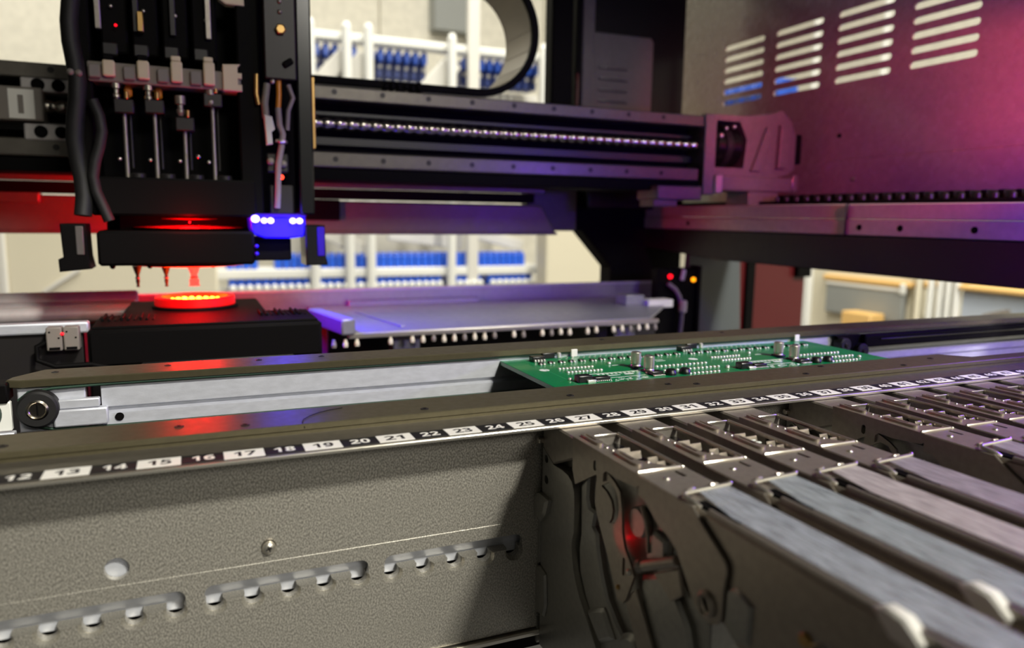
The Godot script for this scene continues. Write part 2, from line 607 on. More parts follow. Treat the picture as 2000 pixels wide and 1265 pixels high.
# ------------------------------------------------------------------ the shell of the machine
func build_enclosure() -> void:
	struct("added_ceiling_hood", Geo.new().span(-620, 368, 360, 372, -520, 110), M.dark_hood)  # unseen roof, added and sized to keep overhead light off the inside
	struct("wall_left", Geo.new().span(-620, -608, -64, 360, -560, 60), M.dark_hood)
	# vented inner wall on the right: four columns of six slots above a folded skirt
	var holes := []
	for c in [[-400.8, -350.2], [-336.4, -286.2], [-271.9, -222.6], [-207.8, -160.0]]:
		for r in 6:
			holes.append(stadium((c[0] + c[1]) / 2.0, 156.1 + 9.45 * r, c[1] - c[0], 4.5, 6))
	var w := struct("wall_right", Geo.new().slab(P([-560, 95.5, 20, 95.5, 20, 360, -560, 360]), holes, 360, 361.6, XF), M.panel_paint)
	part("skirt_panel", Geo.new().slab(P([-560, 66, 20, 66, 20, 97.8, -560, 97.8]), [], 358.6, 359.9, XF, 0.4), M.panel_paint, w)
	part("bolt", Geo.new().lathe([Vector2(0, 0), Vector2(1.3, 0), Vector2(1.3, 0.9), Vector2(0.7, 1.3), Vector2(0, 1.3)], Vector3(358.7, 82.7, -244.6), Vector3(-1, 0, 0), 14), M.bright_steel, w, "small bright bolt head low on the panel")
	part("plug", Geo.new().lathe([Vector2(0, 0), Vector2(1.6, 0), Vector2(1.6, 0.6), Vector2(0, 0.6)], Vector3(360, 115.4, -262.8), Vector3(-1, 0, 0), 14), M.black, w, "small dark plug in the panel")
	# bed of the machine under the conveyor
	struct("floor_bed", Geo.new().span(-608, 420, -74, -66, -560, -20), M.black)
	# black uprights and the grey door of the rear opening
	var f := thing("louvred_cabinet", "black upright cabinet with a grey louvred door beside the cable loop", "cabinet", Vector3(250, -66, -406))
	part("post", Geo.new().span(185.5, 205, 76, 262, -412, -398, 1.5), M.black, f)
	part("post", Geo.new().span(209, 214.5, 70, 262, -412, -400, 1), M.black, f)
	part("trim_strip", Geo.new().span(215.5, 227, 100, 262, -410, -402, 1), M.cover_paint, f, "lighter grey strip between the black posts")
	part("post", Geo.new().span(228, 322, 60, 262, -424, -408, 1.5), M.black_gloss, f)
	var d := part("door", Geo.new().slab(P([225.5, 120, 285, 120, 285.5, 202, 283, 205.5, 228.5, 205.5, 225.5, 202]), [], -408, -403, ZF, 0.8), M.cover_paint, f, "grey door panel with faint louvres")
	for i in 4:
		part("louvre", Geo.new().box(Vector3(246, 150 + i * 9, -402.6), Vector3(28, 2.2, 1.6), 0.7, Basis(Vector3.RIGHT, 0.5)), M.cover_paint, d)
	part("hose", Geo.new().tube([Vector3(208.5, 70, -398), Vector3(208.7, 130, -398), Vector3(209.6, 160, -398.6), Vector3(211, 172, -402)], 1.6), M.red_plastic_and_red_light, f, "thin red hose at the black post")


# ------------------------------------------------------------------ front feeder bank
func build_front_bank() -> void:
	var t := thing("slot_ledge", "long dark metal ledge carrying the black and white number stickers above the feeders", "ledge", Vector3(20, -1, -6))
	part("plate", Geo.new().span(-200, 262, -1.0, -0.12, -14.2, 1.3, 0.22), M.ledge_steel, t)
	part("front_edge", Geo.new().span(-200, 262, -0.95, -0.17, 1.2, 1.55, 0.12), M.bright_steel, t, "front edge coloured brighter for the light it catches")  # same ledge steel, painted brighter for the light on this edge
	var font := SystemFont.new()
	font.font_names = PackedStringArray(["Droid Sans"])
	font.font_weight = 700
	for k in range(12, 49):
		var x := (k - 27) * 8.5
		var white := k % 2 == 1
		var s := part("number_sticker", Geo.new().span(x + 0.03, x + 8.47, -0.12, 0.0, -5.34, 0, 0.02), M.sticker_white if white else M.sticker_black, t, "white sticker printed %d" % k if white else "black sticker printed %d" % k)
		var tm := TextMesh.new()
		tm.font = font
		tm.text = str(k)
		tm.font_size = 64
		tm.pixel_size = 0.00005
		tm.depth = 0.00003
		tm.curve_step = 2.0
		var size := tm.get_aabb().size
		var o := MeshInstance3D.new()
		o.name = "number"
		o.mesh = tm
		o.material_override = M.sticker_black if white else M.sticker_white
		o.position = (Vector3(x + 4.35, 0.02, -2.6) - origin[s]) * MM
		o.basis = Basis(Vector3.RIGHT, -PI / 2) * Basis.from_scale(Vector3(0.0046 / size.x, 0.0031 / size.y, 1))
		s.add_child(o, true)

	# galvanised front sheet: round hole, long slots whose lower rims are countersunk notches
	var holes := [circle(-107.7, -25.5, 2.45, 28)]
	var flared := [circle(-107.7, -25.5, 2.55, 28)]
	for w in [-134.55, -92.3, -50.05]:
		holes.append(slot_outline(w, 2.0))
		flared.append(slot_outline(w, 2.5))
	var p := thing("front_sheet", "galvanised sheet metal panel with a round hole and notched slots below the number ledge", "panel", Vector3(20, -63, -11))
	part("sheet", Geo.new().slab(P([-200, -61.4, 262, -61.4, 262, -2.2, -200, -2.2]), holes, -11.3, -10, ZF, 0.0, flared, 1.15), M.zinc, p)
	var rim := PackedVector2Array([Vector2(262, -61.4), Vector2(262, -37.1)])
	for w in [-50.05, -92.3, -134.55]:
		for k in range(4, -1, -1):
			var c: float = w + 4.2 + 8.46 * k
			rim.append(Vector2(c + 1.8, -37.1))
			for i in 13:
				var a := 0.35 - (PI + 0.7) * i / 12.0
				rim.append(Vector2(c + 1.95 * cos(a), -38.0 + 1.95 * sin(a)))
			rim.append(Vector2(c - 1.8, -37.1))
	rim.append_array(PackedVector2Array([Vector2(-200, -37.1), Vector2(-200, -61.4)]))
	part("notched_bar", Geo.new().slab(rim, [], -13.6, -11.28, ZF, 0.0), M.zinc, p, "thicker notched lower bar")
	part("fold", Geo.new().slab(P([-10.0, -29.75, -9.95, -29.68, -9.95, -29.52, -10.0, -29.45]), [], -200, 262, XF), M.zinc, p, "fine fold line above the slots")
	part("lower_flange", Geo.new().span(-200, 262, -63.4, -61.9, -12.5, -8.6, 0.4), M.bright_steel, p, "bright folded lower edge")
	var sc := part("screw", Geo.new().lathe([Vector2(0, 0), Vector2(1.55, 0), Vector2(1.6, 0.5), Vector2(1.2, 1.1), Vector2(0.6, 1.25), Vector2(0.55, 0.8), Vector2(0, 0.8)], Vector3(-75.7, -25.9, -10), Vector3(0, 0, 1), 24, true), M.bright_steel, p, "small cross-head screw on a washer")
	part("washer", Geo.new().ring(Vector3(-75.7, -25.6, -10), Vector3(0, 0, 1), 0.8, 1.75, 0.3, 0.08), M.chrome, sc)
	for a in 2:
		part("cross_recess", Geo.new().box(Vector3(-75.7, -25.9, -8.85), Vector3(1.5, 0.28, 0.3), 0.05, Basis(Vector3(0, 0, 1), 0.3 + a * PI / 2)), M.dark_metal, sc)
	# pale plate that shows through the slots
	single("backing_plate", Geo.new().span(-200, 262, -39.5, -32, -16, -14.0, 0.2).span(-200, 262, -32, -4, -15, -11.6, 0.2), M.aluminium, "pale smooth plate seen through the slots and the hole of the front sheet", "plate")


func slot_outline(x0: float, r: float) -> PackedVector2Array:
	# from the web at x0 to the next one, 42.25 mm on; rounded upper corners, five notches below
	var p := PackedVector2Array()
	var a := x0 + 2.1
	var b := x0 + 42.25 - 1.9
	for i in 7:
		var t := PI - PI / 2 * i / 6.0
		p.append(Vector2(a + 2 + 2 * cos(t), -35.1 + 2 * sin(t)))
	for i in 7:
		var t := PI / 2 - PI / 2 * i / 6.0
		p.append(Vector2(b - 2 + 2 * cos(t), -35.1 + 2 * sin(t)))
	for k in range(4, -1, -1):
		var c := x0 + 4.2 + 8.46 * k
		var w := r * 0.94
		p.append(Vector2(minf(c + w, b - 0.001 * r), -37.1))
		for i in 13:
			var t0 := minf(0.35, asin(0.8 / (1.03 * r)))
			var t := t0 - (PI + 2.0 * t0) * i / 12.0
			p.append(Vector2(clampf(c + r * 1.05 * cos(t), a - 0.6, b + 0.6), -38.0 + r * 1.05 * sin(t) * 0.98))
		p.append(Vector2(maxf(c - w, a + 0.001 * r), -37.1))
	return p


# ------------------------------------------------------------------ tape feeders
func build_feeders() -> void:
	var where := ["first grey tape feeder, its whole left side with hooked lever in view", "grey tape feeder between the first one and the one with striped tape", "grey tape feeder with white striped tape in its window", "grey tape feeder with lilac film, last one before the empty slot", "",
		"grey tape feeder just right of the empty slot, its dark flank in view", "second grey tape feeder right of the empty slot", "third grey tape feeder right of the empty slot", "fourth grey tape feeder right of the empty slot", "fifth grey tape feeder right of the empty slot", "sixth grey tape feeder right of the empty slot", "last grey tape feeder, cut off by the right frame edge"]
	var films := ["film_blue", "film_grey", "film_white", "film_lilac", "", "film_lilac", "film_lilac", "film_white", "film_lilac", "film_lilac", "film_lilac", "film_lilac"]
	var proto := make_feeder()
	for k in 12:
		if k == 4:
			continue
		var label: String = where[k]
		var o: Node3D = proto
		if k == 0:
			proto.set_meta("label", label)
		else:
			o = copy(proto, Vector3(-4.8 + 17 * k, -66, 0), label)
		o.set_meta("group", "tape feeders in the front bank")
		o.get_node("cover_film").material_override = M[films[k]]
		if k == 2:
			for i in 4:
				part("tape_stripe", Geo.new().box(Vector3(-4.8 + 17 * k + 6.4, -1.6, 21 + i * 2.1), Vector3(3.6, 0.3, 0.9), 0.05, Basis(Vector3.UP, -0.12)), M.silk_white, o, "white stripe of the tape")
	# red light added inside the first feeder, hidden, for the glow on its plates
	var lamp := SpotLight3D.new()
	lamp.spot_angle = 66.0
	lamp.spot_range = 1.0
	lamp.spot_angle_attenuation = 0.6
	lamp.basis = Basis.looking_at(Vector3(-0.15, 0.35, 1.0))
	lamp.name = "added_red_glow"
	lamp.light_color = Color(1.0, 0.06, 0.12)
	lamp.light_energy = 0.00005
	lamp.light_size = 0.0008
	lamp.shadow_enabled = true
	lamp.position = Vector3(1.5, 47.0, 28.5) * MM
	proto.add_child(lamp)
	part("added_red_bulb", Geo.new().ball(Vector3(-3.3, -20.2, 27.6), 0.5), M.pilot_red, proto, "small added red light")


func make_feeder() -> Node3D:
	var o := thing("tape_feeder", "", "tape feeder", Vector3(-4.8, -66, 0))
	var x := -4.8
	# cast body: recessed core, two curved ribs in front of it
	part("cast_core", Geo.new().slab(P([-8.4, -4.6, -8.4, -66, 60, -66, 60, -24, 52, -20, 40, -6, 40, -4.6]), [], x + 3.2, x + 11, XF, 0.4), M.cast_metal, o)
	part("rear_rib", Geo.new().slab(P([-8.6, -8.8, -2.1, -11.7, 2.8, -11.6, 6.0, -11.9, 8.2, -12.9, 9.5, -15, 9.9, -19, 9.9, -25.5, 9.2, -27.6, 8.9, -29.4, 9.3, -32, 10.3, -35.4, 11.8, -38.2, 13.6, -40.8, 16.2, -43.4, 19.2, -46.2, 23, -50, 25, -66, -8.6, -66]), [circle(-6.4, -9.9 - 1.6, 1.1, 14), circle(-6.2, -17.2, 1.2, 14)], x + 0.2, x + 4, XF, 0.0), M.cast_metal, o)
	part("front_rib", Geo.new().slab(P([10.4, -13, 14.2, -9.5, 14, -15.2, 15.0, -17.2, 18.1, -17.2, 17.2, -21.2, 19.2, -22.4, 19.7, -25.5, 21.6, -30.8, 24.6, -36.1, 29.2, -40.0, 33, -42, 33, -66, 24, -66, 22, -49, 14.4, -41, 10.9, -35.4, 10.2, -29.3, 10.9, -25.5]), [], x + 1.5, x + 4.2, XF, 0.7), M.cast_metal, o)
	part("rib_pocket", Geo.new().slab(P([16.6, -43.2, 18.5, -41.4, 24.0, -38.6, 25.2, -39.2, 29.4, -43.6, 23.3, -48.0]), [], -1.2, 1.2, XF, 0.9).add(Geo.new(), Transform3D.IDENTITY), M.cast_metal, o).position += Vector3((x + 1.6) * MM, 0, 0)
	part("roller_boss", Geo.new().rod(Vector3(x + 0.6, -46, 37), Vector3(x + 4, -46, 37), 7.2, 1.2, 28), M.cast_metal, o)
	part("inner_arch", Geo.new().slab(P([38, -24, 44, -21, 50, -22, 55, -27, 58, -36, 60, -66, 46, -66, 45, -50, 42, -40, 38.5, -33]), [], x + 1.6, x + 4.5, XF, 0.9), M.cast_metal, o)
	part("lever_arm", Geo.new().slab(P([33.5, -31, 38, -27, 45, -37, 58, -50, 74, -66, 60, -66, 46, -50]), [], x + 0.5, x + 1.5, XF, 0.2), M.guide_steel, o)
	# sheet shell over the tail, with its latch hanging behind
	part("tail_shell", Geo.new().slab(P([-8.1, -1.15, 12, -1.15, 12, -6, 8.9, -6.8, -2.1, -11.6, -8.5, -8.7]), [], x, x + 11.8, XF, 0.45), M.feeder_steel, o)
	part("tail_pin", Geo.new().rod(Vector3(x - 1.6, -6.6, -8.0), Vector3(x + 1, -6.6, -8.0), 0.9, 0.2), M.chrome, o)
	var la := part("latch", Geo.new().slab(P([-16.5, -25.4, -15.2, -24.0, -8.6, -24.0, -8.6, -41.7, -11.5, -43.8, -11.2, -56.7, -9.6, -59, -9.4, -66, -10.4, -66, -10.9, -60.5, -14.4, -58.4, -15, -34.3]), [stadium(-12.4, -35.2, 2.6, 6.4, 6), circle(-13.4, -43.5, 0.6, 10)], x - 0.2, x + 1.2, XF, 0.0), M.cast_metal, o)
	part("latch_head", Geo.new().slab(P([-15.0, -24.2, -8.2, -21.4, -2.4, -21.6, -3.8, -25.8, -6.8, -29.0, -11.5, -28.6, -14.6, -26]), [], x - 1.6, x + 0.8, XF, 0.8), M.cast_metal, la)
	part("latch_spring", Geo.new().slab(P([-11.3, -44, -8.5, -42.5, -4.5, -43.5, -3.6, -52, -5, -56, -11, -57]), [], x - 0.6, x + 0.6, XF, 0.6), M.cast_metal, la)
	# tape guide: thin plate with a turned-down side, slots and a window
	var g := part("tape_guide", Geo.new().slab(P([9.9, -0.55, 10.2, -9.0, 11.7, -12.1, 21.5, -6.4, 24.8, -7.0, 24.9, -5.0, 26.0, -4.1, 30.5, -4.3, 38.6, -3.5, 39.6, -2.8, 39.6, -0.55]), [stadium(21.0, -4.4, 1.4, 2.6, 5)], x - 0.75, x - 0.2, XF, 0.0), M.guide_steel, o)
	part("guide_top", Geo.new().slab(P([x - 0.7, 9.9, x + 11.6, 11.2, x + 11.6, 39.0, x - 0.7, 39.6]), [P([x + 3.7, 11.9, x + 10.3, 11.9, x + 10.5, 36.0, x + 8.6, 37.0, x + 4.6, 31.4, x + 3.6, 20])], -1.0, -0.5, YF, 0.0), M.guide_steel, g)
	for s in [[1.9, 14.6, 1.9, 9.0], [2.3, 30.0, 1.9, 10.2]]:
		part("slotted_boss", Geo.new().slab(stadium(x + s[0], s[1], s[2], s[3], 8), [stadium(x + s[0], s[1] - 0.8, s[2] * 0.4, s[3] * 0.6, 6)], -0.5, 0.15, YF, 0.0), M.guide_steel, g)
	for s in [[2.4, 20.8], [2.6, 23.2], [5.6, 33.2]]:
		part("rivet", Geo.new().ball(Vector3(x + s[0], -0.5, s[1]), 0.5, 10, 0.7), M.bright_steel, g)
	part("window_lip", Geo.new().span(x + 4.0, x + 10.4, -0.7, -0.25, 11.5, 12.1, 0.15), M.bright_steel, g, "bright folded lip at the window")
	part("side_lip", Geo.new().span(x + 10.6, x + 11.3, -0.8, -0.15, 11.6, 38.8, 0.2), M.bright_steel, g)
	part("tape_bed", Geo.new().span(x + 0.4, x + 11.2, -4.2, -3.0, 12, 40, 0.2), M.black_gloss, o, "dark tape bed under the window")
	for s in [[4.2, 22.6, 3.6, 0.3], [4.6, 25.4, 4.4, 0.25], [7.4, 30.4, 2.8, 0.2], [7.6, 33.6, 2.4, 0.2]]:
		part("sprocket_tab", Geo.new().box(Vector3(x + s[0] + s[2] / 2.0, -1.5, s[1]), Vector3(s[2], 1.9, 0.3), 0.08, Basis(Vector3.RIGHT, -0.35) * Basis(Vector3.UP, 0.08)), M.guide_steel, o)
	part("tape_strip", Geo.new().span(x + 3.2, x + 6.6, -2.6, -2.2, 26, 39, 0.1), M.guide_steel, o)
	# deck in front of the guide, with the hanging side arm and its big screw
	var dk := part("deck", Geo.new().slab(P([x - 0.55, 38.2, x + 11.5, 38.4, x + 11.5, 57.5, x - 0.55, 57.5]), [P([x + 7.3, 39.6, x + 8.4, 39.6, x + 8.6, 43.4, x + 7.5, 43.4])], -1.4, -0.55, YF, 0.0), M.feeder_steel, o)
	part("deck_edge", Geo.new().span(x - 0.6, x + 10.6, -0.9, -0.1, 37.9, 38.7, 0.25), M.bright_steel, dk, "bright front rim of the deck")
	part("rivet", Geo.new().ball(Vector3(x + 3.4, -0.55, 43.4), 0.75, 12, 0.6), M.bright_steel, dk)
	part("deck_hook", Geo.new().box(Vector3(x + 3.6, -0.2, 51.0), Vector3(2.6, 0.6, 0.8), 0.2, Basis(Vector3.UP, 0.3)), M.bright_steel, dk)
	part("deck_hook", Geo.new().box(Vector3(x + 9.6, -0.1, 50.6), Vector3(2.0, 0.7, 0.9), 0.2), M.bright_steel, dk)
	var arm := part("side_arm", Geo.new().slab(P([39.4, -0.6, 57.6, -0.6, 60.5, -2.6, 66.6, -6.4, 67.9, -7.6, 68.2, -9.0, 67.6, -12.7, 67.4, -17.9, 66.6, -19.4, 65.0, -20.4, 62.8, -20.6, 61.0, -20.2, 59.5, -19.2, 56.2, -14.7, 53.4, -11.2, 50.5, -9.6, 46.1, -8.2, 42.0, -5.4, 39.4, -5.2]), [], x - 0.8, x - 0.15, XF, 0.2), M.guide_steel, o)
	part("arm_screw", Geo.new().lathe([Vector2(0, 0), Vector2(2.5, 0), Vector2(2.5, 0.5), Vector2(1.9, 0.9), Vector2(1.6, 0.6), Vector2(0.6, 0.5), Vector2(0, 0.5)], Vector3(x - 0.7, -17.0, 63.4), Vector3(-1, 0, 0), 26), M.guide_steel, arm, "large slotted screw of the side arm")
	part("screw_slot", Geo.new().box(Vector3(x - 1.3, -17.0, 63.4), Vector3(0.3, 2.6, 0.5), 0.05, Basis(Vector3.RIGHT, -0.6)), M.black, arm)
	# hooked lever hanging under the guide
	var lv := part("lever", Geo.new().slab(P([21.2, -6.4, 23.9, -6.8, 24.0, -5.0, 25.6, -4.6, 29.2, -5.9, 31.3, -7.2, 32.3, -10.8, 32.8, -16.1, 34.0, -19.2, 36.4, -21.6, 38.1, -23.9, 35.2, -30.7, 34.0, -32.0, 31.8, -32.1, 27.8, -25.2, 24.1, -19.9, 21.6, -16, 20.5, -13.4, 20.6, -10.5]), [P([23.2, -8.6, 25.6, -9.2, 27.8, -10.6, 28.6, -12.6, 28.2, -14.6, 27.2, -16.0, 29.6, -15.2, 30.9, -13.2, 31.1, -10.8, 30.4, -8.6, 28.8, -7.0, 26.4, -6.6]), stadium(33.9, -23.5, 1.0, 4.2, 5)], x - 0.15, x + 0.5, XF, 0.0), M.guide_steel, o)
	part("rivet", Geo.new().ball(Vector3(x - 0.15, -23.6, 36.3), 0.7, 12, 1.0), M.bright_steel, lv)
	part("rivet", Geo.new().ball(Vector3(x - 0.15, -29.2, 32.0), 0.6, 12, 1.0), M.brass, lv)
	part("drive_wheel", Geo.new().rod(Vector3(x + 1.2, -12.6, 36.2), Vector3(x + 3.4, -12.6, 36.2), 3.4, 0.4, 26), M.cast_metal, o)
	part("wheel_spring", Geo.new().tube([Vector3(x + 0.9, -8.0, 38.5), Vector3(x + 0.8, -10.5, 40.4), Vector3(x + 0.8, -13.5, 41.4), Vector3(x + 0.9, -17.0, 41.6)], 0.45), M.guide_steel, o)
	part("damper", Geo.new().slab(P([40, -18.8, 42.5, -11.8, 47, -12.4, 47.5, -18.0, 44, -19.2]), [], x + 1.0, x + 3.4, XF, 0.7), M.cast_metal, o)
	part("cross_pin", Geo.new().rod(Vector3(x - 0.6, -20.0, 41.2), Vector3(x + 0.3, -13.8, 52.6), 1.15, 0.2, 18), M.guide_steel, o)
	part("pin_head", Geo.new().rod(Vector3(x - 1.1, -20.2, 40.6), Vector3(x - 0.5, -19.6, 41.8), 1.4, 0.25, 18), M.feeder_steel, o)
	part("pin_bracket", Geo.new().slab(P([44, -20.4, 52.5, -15.6, 54, -20.5, 50.5, -23.5]), [], x + 0.6, x + 1.4, XF, 0.2), M.guide_steel, o)
	# long tape channel towards the operator
	part("channel_body", Geo.new().slab(P([57.4, -1.0, 150, -1.0, 150, -26, 106, -26, 103.5, -15, 98, -12.2, 92, -10.2, 88.5, -10.6, 86.6, -12.4, 84.6, -17, 80, -24, 72, -22.5, 66, -19, 57.4, -12]), [], x + 0.1, x + 11.4, XF, 0.5), M.guide_steel, o)
	part("channel_lip", Geo.new().span(x + 0.0, x + 1.0, -1.2, 0.15, 61, 150, 0.3), M.feeder_steel, o)
	part("channel_lip", Geo.new().span(x + 11.0, x + 11.8, -1.2, 0.15, 56, 150, 0.25), M.feeder_steel, o)
	part("channel_boss", Geo.new().slab(P([67.6, -18.6, 67.8, -12, 70.0, -10.6, 74.5, -12.0, 74.2, -19.5, 70, -20.8]), [], x - 0.5, x + 0.6, XF, 0.6), M.cast_metal, o)
	part("reel_motor", Geo.new().rod(Vector3(x + 1.5, -24, 79), Vector3(x + 9, -24, 79), 8.5, 0.8, 30), M.black, o)
	for s in [[84.4, -10.4], [89.5, -12.4]]:
		part("knob_screw", Geo.new().rod(Vector3(x - 0.6, s[1] - 1.2, s[0] + 1.6), Vector3(x + 2, s[1] - 1.2, s[0] + 1.6), 1.2, 0.3, 16), M.brass, o)
	part("film_bail", Geo.new().tube([Vector3(x + 1.0, -1.0, 58.0), Vector3(x + 0.3, -0.2, 56.8), Vector3(x - 0.1, 0.1, 54.2), Vector3(x + 0.6, 0.3, 53.4), Vector3(x + 6.0, 0.4, 53.2), Vector3(x + 11.6, 0.5, 52.9), Vector3(x + 12.2, 0.6, 52.4)], 0.5, 10), M.bright_steel, o, "bright wire bail over the film")
	part("film_opening", Geo.new().span(x + 1.0, x + 3.6, -1.1, -0.5, 56.0, 66.5, 0.2), M.black, o)
	part("cover_film", Geo.new().slab(P([x + 4.0, 52.6, x + 11.4, 51.6, x + 11.2, 96, x + 10.6, 112, x + 3.0, 118, x + 1.3, 100, x + 1.3, 66]), [], 0.15, 0.4, YF, 0.1), M.film_blue, o)
	part("film_clip", Geo.new().slab(P([98, 0.2, 100, 1.4, 103, 1.2, 106, -1.0, 105.5, -3, 101, -2.6]), [], x - 1.2, x + 1.4, XF, 0.5), M.off_white, o)
	return o


# ------------------------------------------------------------------ conveyor
func sunk_screw(o: Node3D, x: float, y: float, z: float, r := 1.1) -> void:
	var s := part("screw", Geo.new().lathe([Vector2(0, 0), Vector2(r, 0), Vector2(r, 0.12), Vector2(r * 0.8, 0.2), Vector2(r * 0.5, 0.2), Vector2(r * 0.5, 0.02), Vector2(0, 0.02)], Vector3(x, y, z), Vector3.UP, 18), M.dark_metal, o)
	part("socket", Geo.new().ring(Vector3(x, y + 0.02, z), Vector3.UP, 0.0, r * 0.5, 0.05, 0.0, 6), M.black, s)


func build_conveyor() -> void:
	var f := thing("front_rail", "olive-brown anodised conveyor rail behind the number ledge, with sunk screws", "rail", Vector3(20, -3, -20))
	part("bar", Geo.new().slab(P([-200, -13.6, 262, -13.6, 262, -20.5, 181, -20.5, 173, -28.6, -200, -28.6]), [], 0.75, 2.3, YF, 0.28), M.olive_rail, f)
	part("foot", Geo.new().span(-200, 262, -6, 0.9, -22, -14.0, 0.2), M.olive_rail, f)
	part("lower_web", Geo.new().span(-200, 262, -60, -6, -24, -20.4, 0.2), M.dark_metal, f)
	for s in [[-128.6, -18.4], [-94, -21.6], [-79.5, -17.6], [-35.1, -17.4], [7.9, -17.4], [43.2, -20.1], [51.8, -17.4], [110.5, -25.4], [140.8, -17], [96, -17.6], [162, -23]]:
		sunk_screw(f, s[0], 2.3, s[1])
	var hair := []
	for q in [[-66.2, 1.4, -13.2], [-66.6, 2.5, -14.6], [-66.0, 2.5, -17.2], [-64.2, 2.48, -20.0], [-61.6, 2.46, -22.6], [-58.4, 2.45, -24.4], [-55.0, 2.45, -25.4]]:
		hair.append(Vector3(q[0], q[1], q[2]))
	single("stray_fibre", Geo.new().tube(hair, 0.09, 6), M.black, "thin dark curved hair lying on the front conveyor rail", "hair")

	var r := thing("rear_rail", "rear conveyor rail: dark bar over silver extrusion, belt pulley at left", "rail", Vector3(80, -40, -86))
	part("bar", Geo.new().slab(P([-139.5, -80, -136, -78.4, 340, -78.4, 340, -93.5, -132, -93.5, -138.8, -84]), [], 2.3, 4.6, YF, 0.3), M.olive_rail, r)
	part("extrusion", Geo.new().slab(P([-80, 2.2, -80, -5.2, -81.6, -5.8, -81.6, -6.6, -79.6, -7.2, -79.6, -10.6, -80.4, -11.4, -80.4, -40, -92, -40, -92, 2.2]), [], -116, 340, XF, 0.15), M.aluminium, r, "silver grooved face")
	part("side_block", Geo.new().span(-128, -116.2, -4.4, -1.8, -80, -77.4, 0.3), M.aluminium, r)
	part("side_block", Geo.new().span(-128, -114.2, -9.6, -4.6, -80, -76.6, 0.4), M.aluminium, r)
	part("pulley_plate", Geo.new().slab(P([-137, 2.0, -120, 2.0, -120, -11, -137, -11]), [], -84, -80, ZF, 0.3), M.aluminium, r)
	part("hole_plug", Geo.new().rod(Vector3(-111.4, -8.4, -79.6), Vector3(-111.4, -8.4, -79.2), 1.2, 0.0, 18), M.black, r)
	var pu := part("pulley", Geo.new().ring(Vector3(-131.6, -3.6, -79.6), Vector3(0, 0, 1), 2.9, 5.3, 4.6, 0.6, 36), M.rubber, r, "black rubber belt pulley")
	part("hub", Geo.new().lathe([Vector2(2.9, 0), Vector2(2.9, 4.6), Vector2(2.4, 5.0), Vector2(2.2, 4.4), Vector2(2.0, 4.2), Vector2(0, 4.2)], Vector3(-131.6, -3.6, -79.6), Vector3(0, 0, 1), 30), M.chrome, pu, "steel hub with a slotted screw")
	part("hub_slot", Geo.new().box(Vector3(-131.6, -3.6, -75.3), Vector3(0.45, 3.2, 0.2), 0.05), M.black, pu)
	part("belt", Geo.new().tube([Vector3(-136.6, -1.2, -78.6), Vector3(-134, 1.0, -78.6), Vector3(-128, 1.7, -78.8), Vector3(-112, 1.9, -79.2), Vector3(40, 2.0, -79.3), Vector3(180, 2.0, -79.3)], 0.42, 6), M.green_belt, r, "thin green conveyor belt")
	part("belt", Geo.new().tube([Vector3(-134, -8.6, -78.4), Vector3(-128, -10.4, -78.4), Vector3(-112, -10.9, -79.0), Vector3(180, -11.1, -79.0)], 0.45, 6), M.green_belt, r)
	for x in [-128.5, -97.9, -70.6, -50.4, 59.0, 118.0]:
		sunk_screw(r, x, 4.6, -88, 1.0)
	for x in [41.4, 150.5]:
		part("clamp_pin", Geo.new().span(x - 1.3, x + 1.3, 0.55, 3.4, -79.0, -77.8, 0.2), M.off_white, r, "small pale pin at the board edge")
	# drive at the right end
	var d := thing("belt_drive", "black belt drive with two small rollers at the right end of the rear rail", "belt drive", Vector3(235, -12, -76))
	part("cover", Geo.new().span(187, 330, -3.6, 2.0, -78.2, -74.2, 0.6), M.black, d)
	part("cover_rib", Geo.new().span(196, 330, -0.6, 0.2, -74.4, -73.6, 0.2), M.black_gloss, d)
	for q in [[175.5, -2.0, 3.2], [186.4, -5.2, 3.4]]:
		var ro := part("roller", Geo.new().ring(Vector3(q[0], q[1], -79), Vector3(0, 0, 1), 1.2, q[2], 5.0, 0.5, 28), M.rubber, d)
		part("roller_screw", Geo.new().lathe([Vector2(1.2, 0), Vector2(1.2, 5.2), Vector2(0.8, 5.6), Vector2(0, 5.6)], Vector3(q[0], q[1], -79), Vector3(0, 0, 1), 18), M.dark_metal, ro)
	part("link", Geo.new().slab(P([172, 2, 187, 2, 190, -2, 186, -6, 178, -4]), [], -79, -77, ZF, 0.3), M.black, d)
	# neighbouring conveyor end at the far left
	var l := thing("neighbour_conveyor", "end of the next conveyor at the left frame edge, white plate and green-rimmed pulley", "conveyor", Vector3(-150, -11, -76))
	part("plate", Geo.new().span(-175, -138.2, -9.4, -1.0, -79, -77, 0.3), M.white_paint, l, "bright white end plate")
	part("plate_rim", Geo.new().span(-175, -137.6, -11.0, -9.8, -79, -75.8, 0.2), M.aluminium, l)
	part("block", Geo.new().span(-175, -138.6, -1.2, 4.2, -84, -76, 0.4), M.black, l)
	var pp := part("pulley", Geo.new().ring(Vector3(-145.5, -4.2, -77.4), Vector3(0, 0, 1), 2.4, 4.7, 3.4, 0.5, 30), M.rubber, l)
	part("belt_loop", Geo.new().ring(Vector3(-145.5, -4.2, -76.8), Vector3(0, 0, 1), 4.7, 5.2, 2.2, 0.2, 30), M.green_belt, pp)


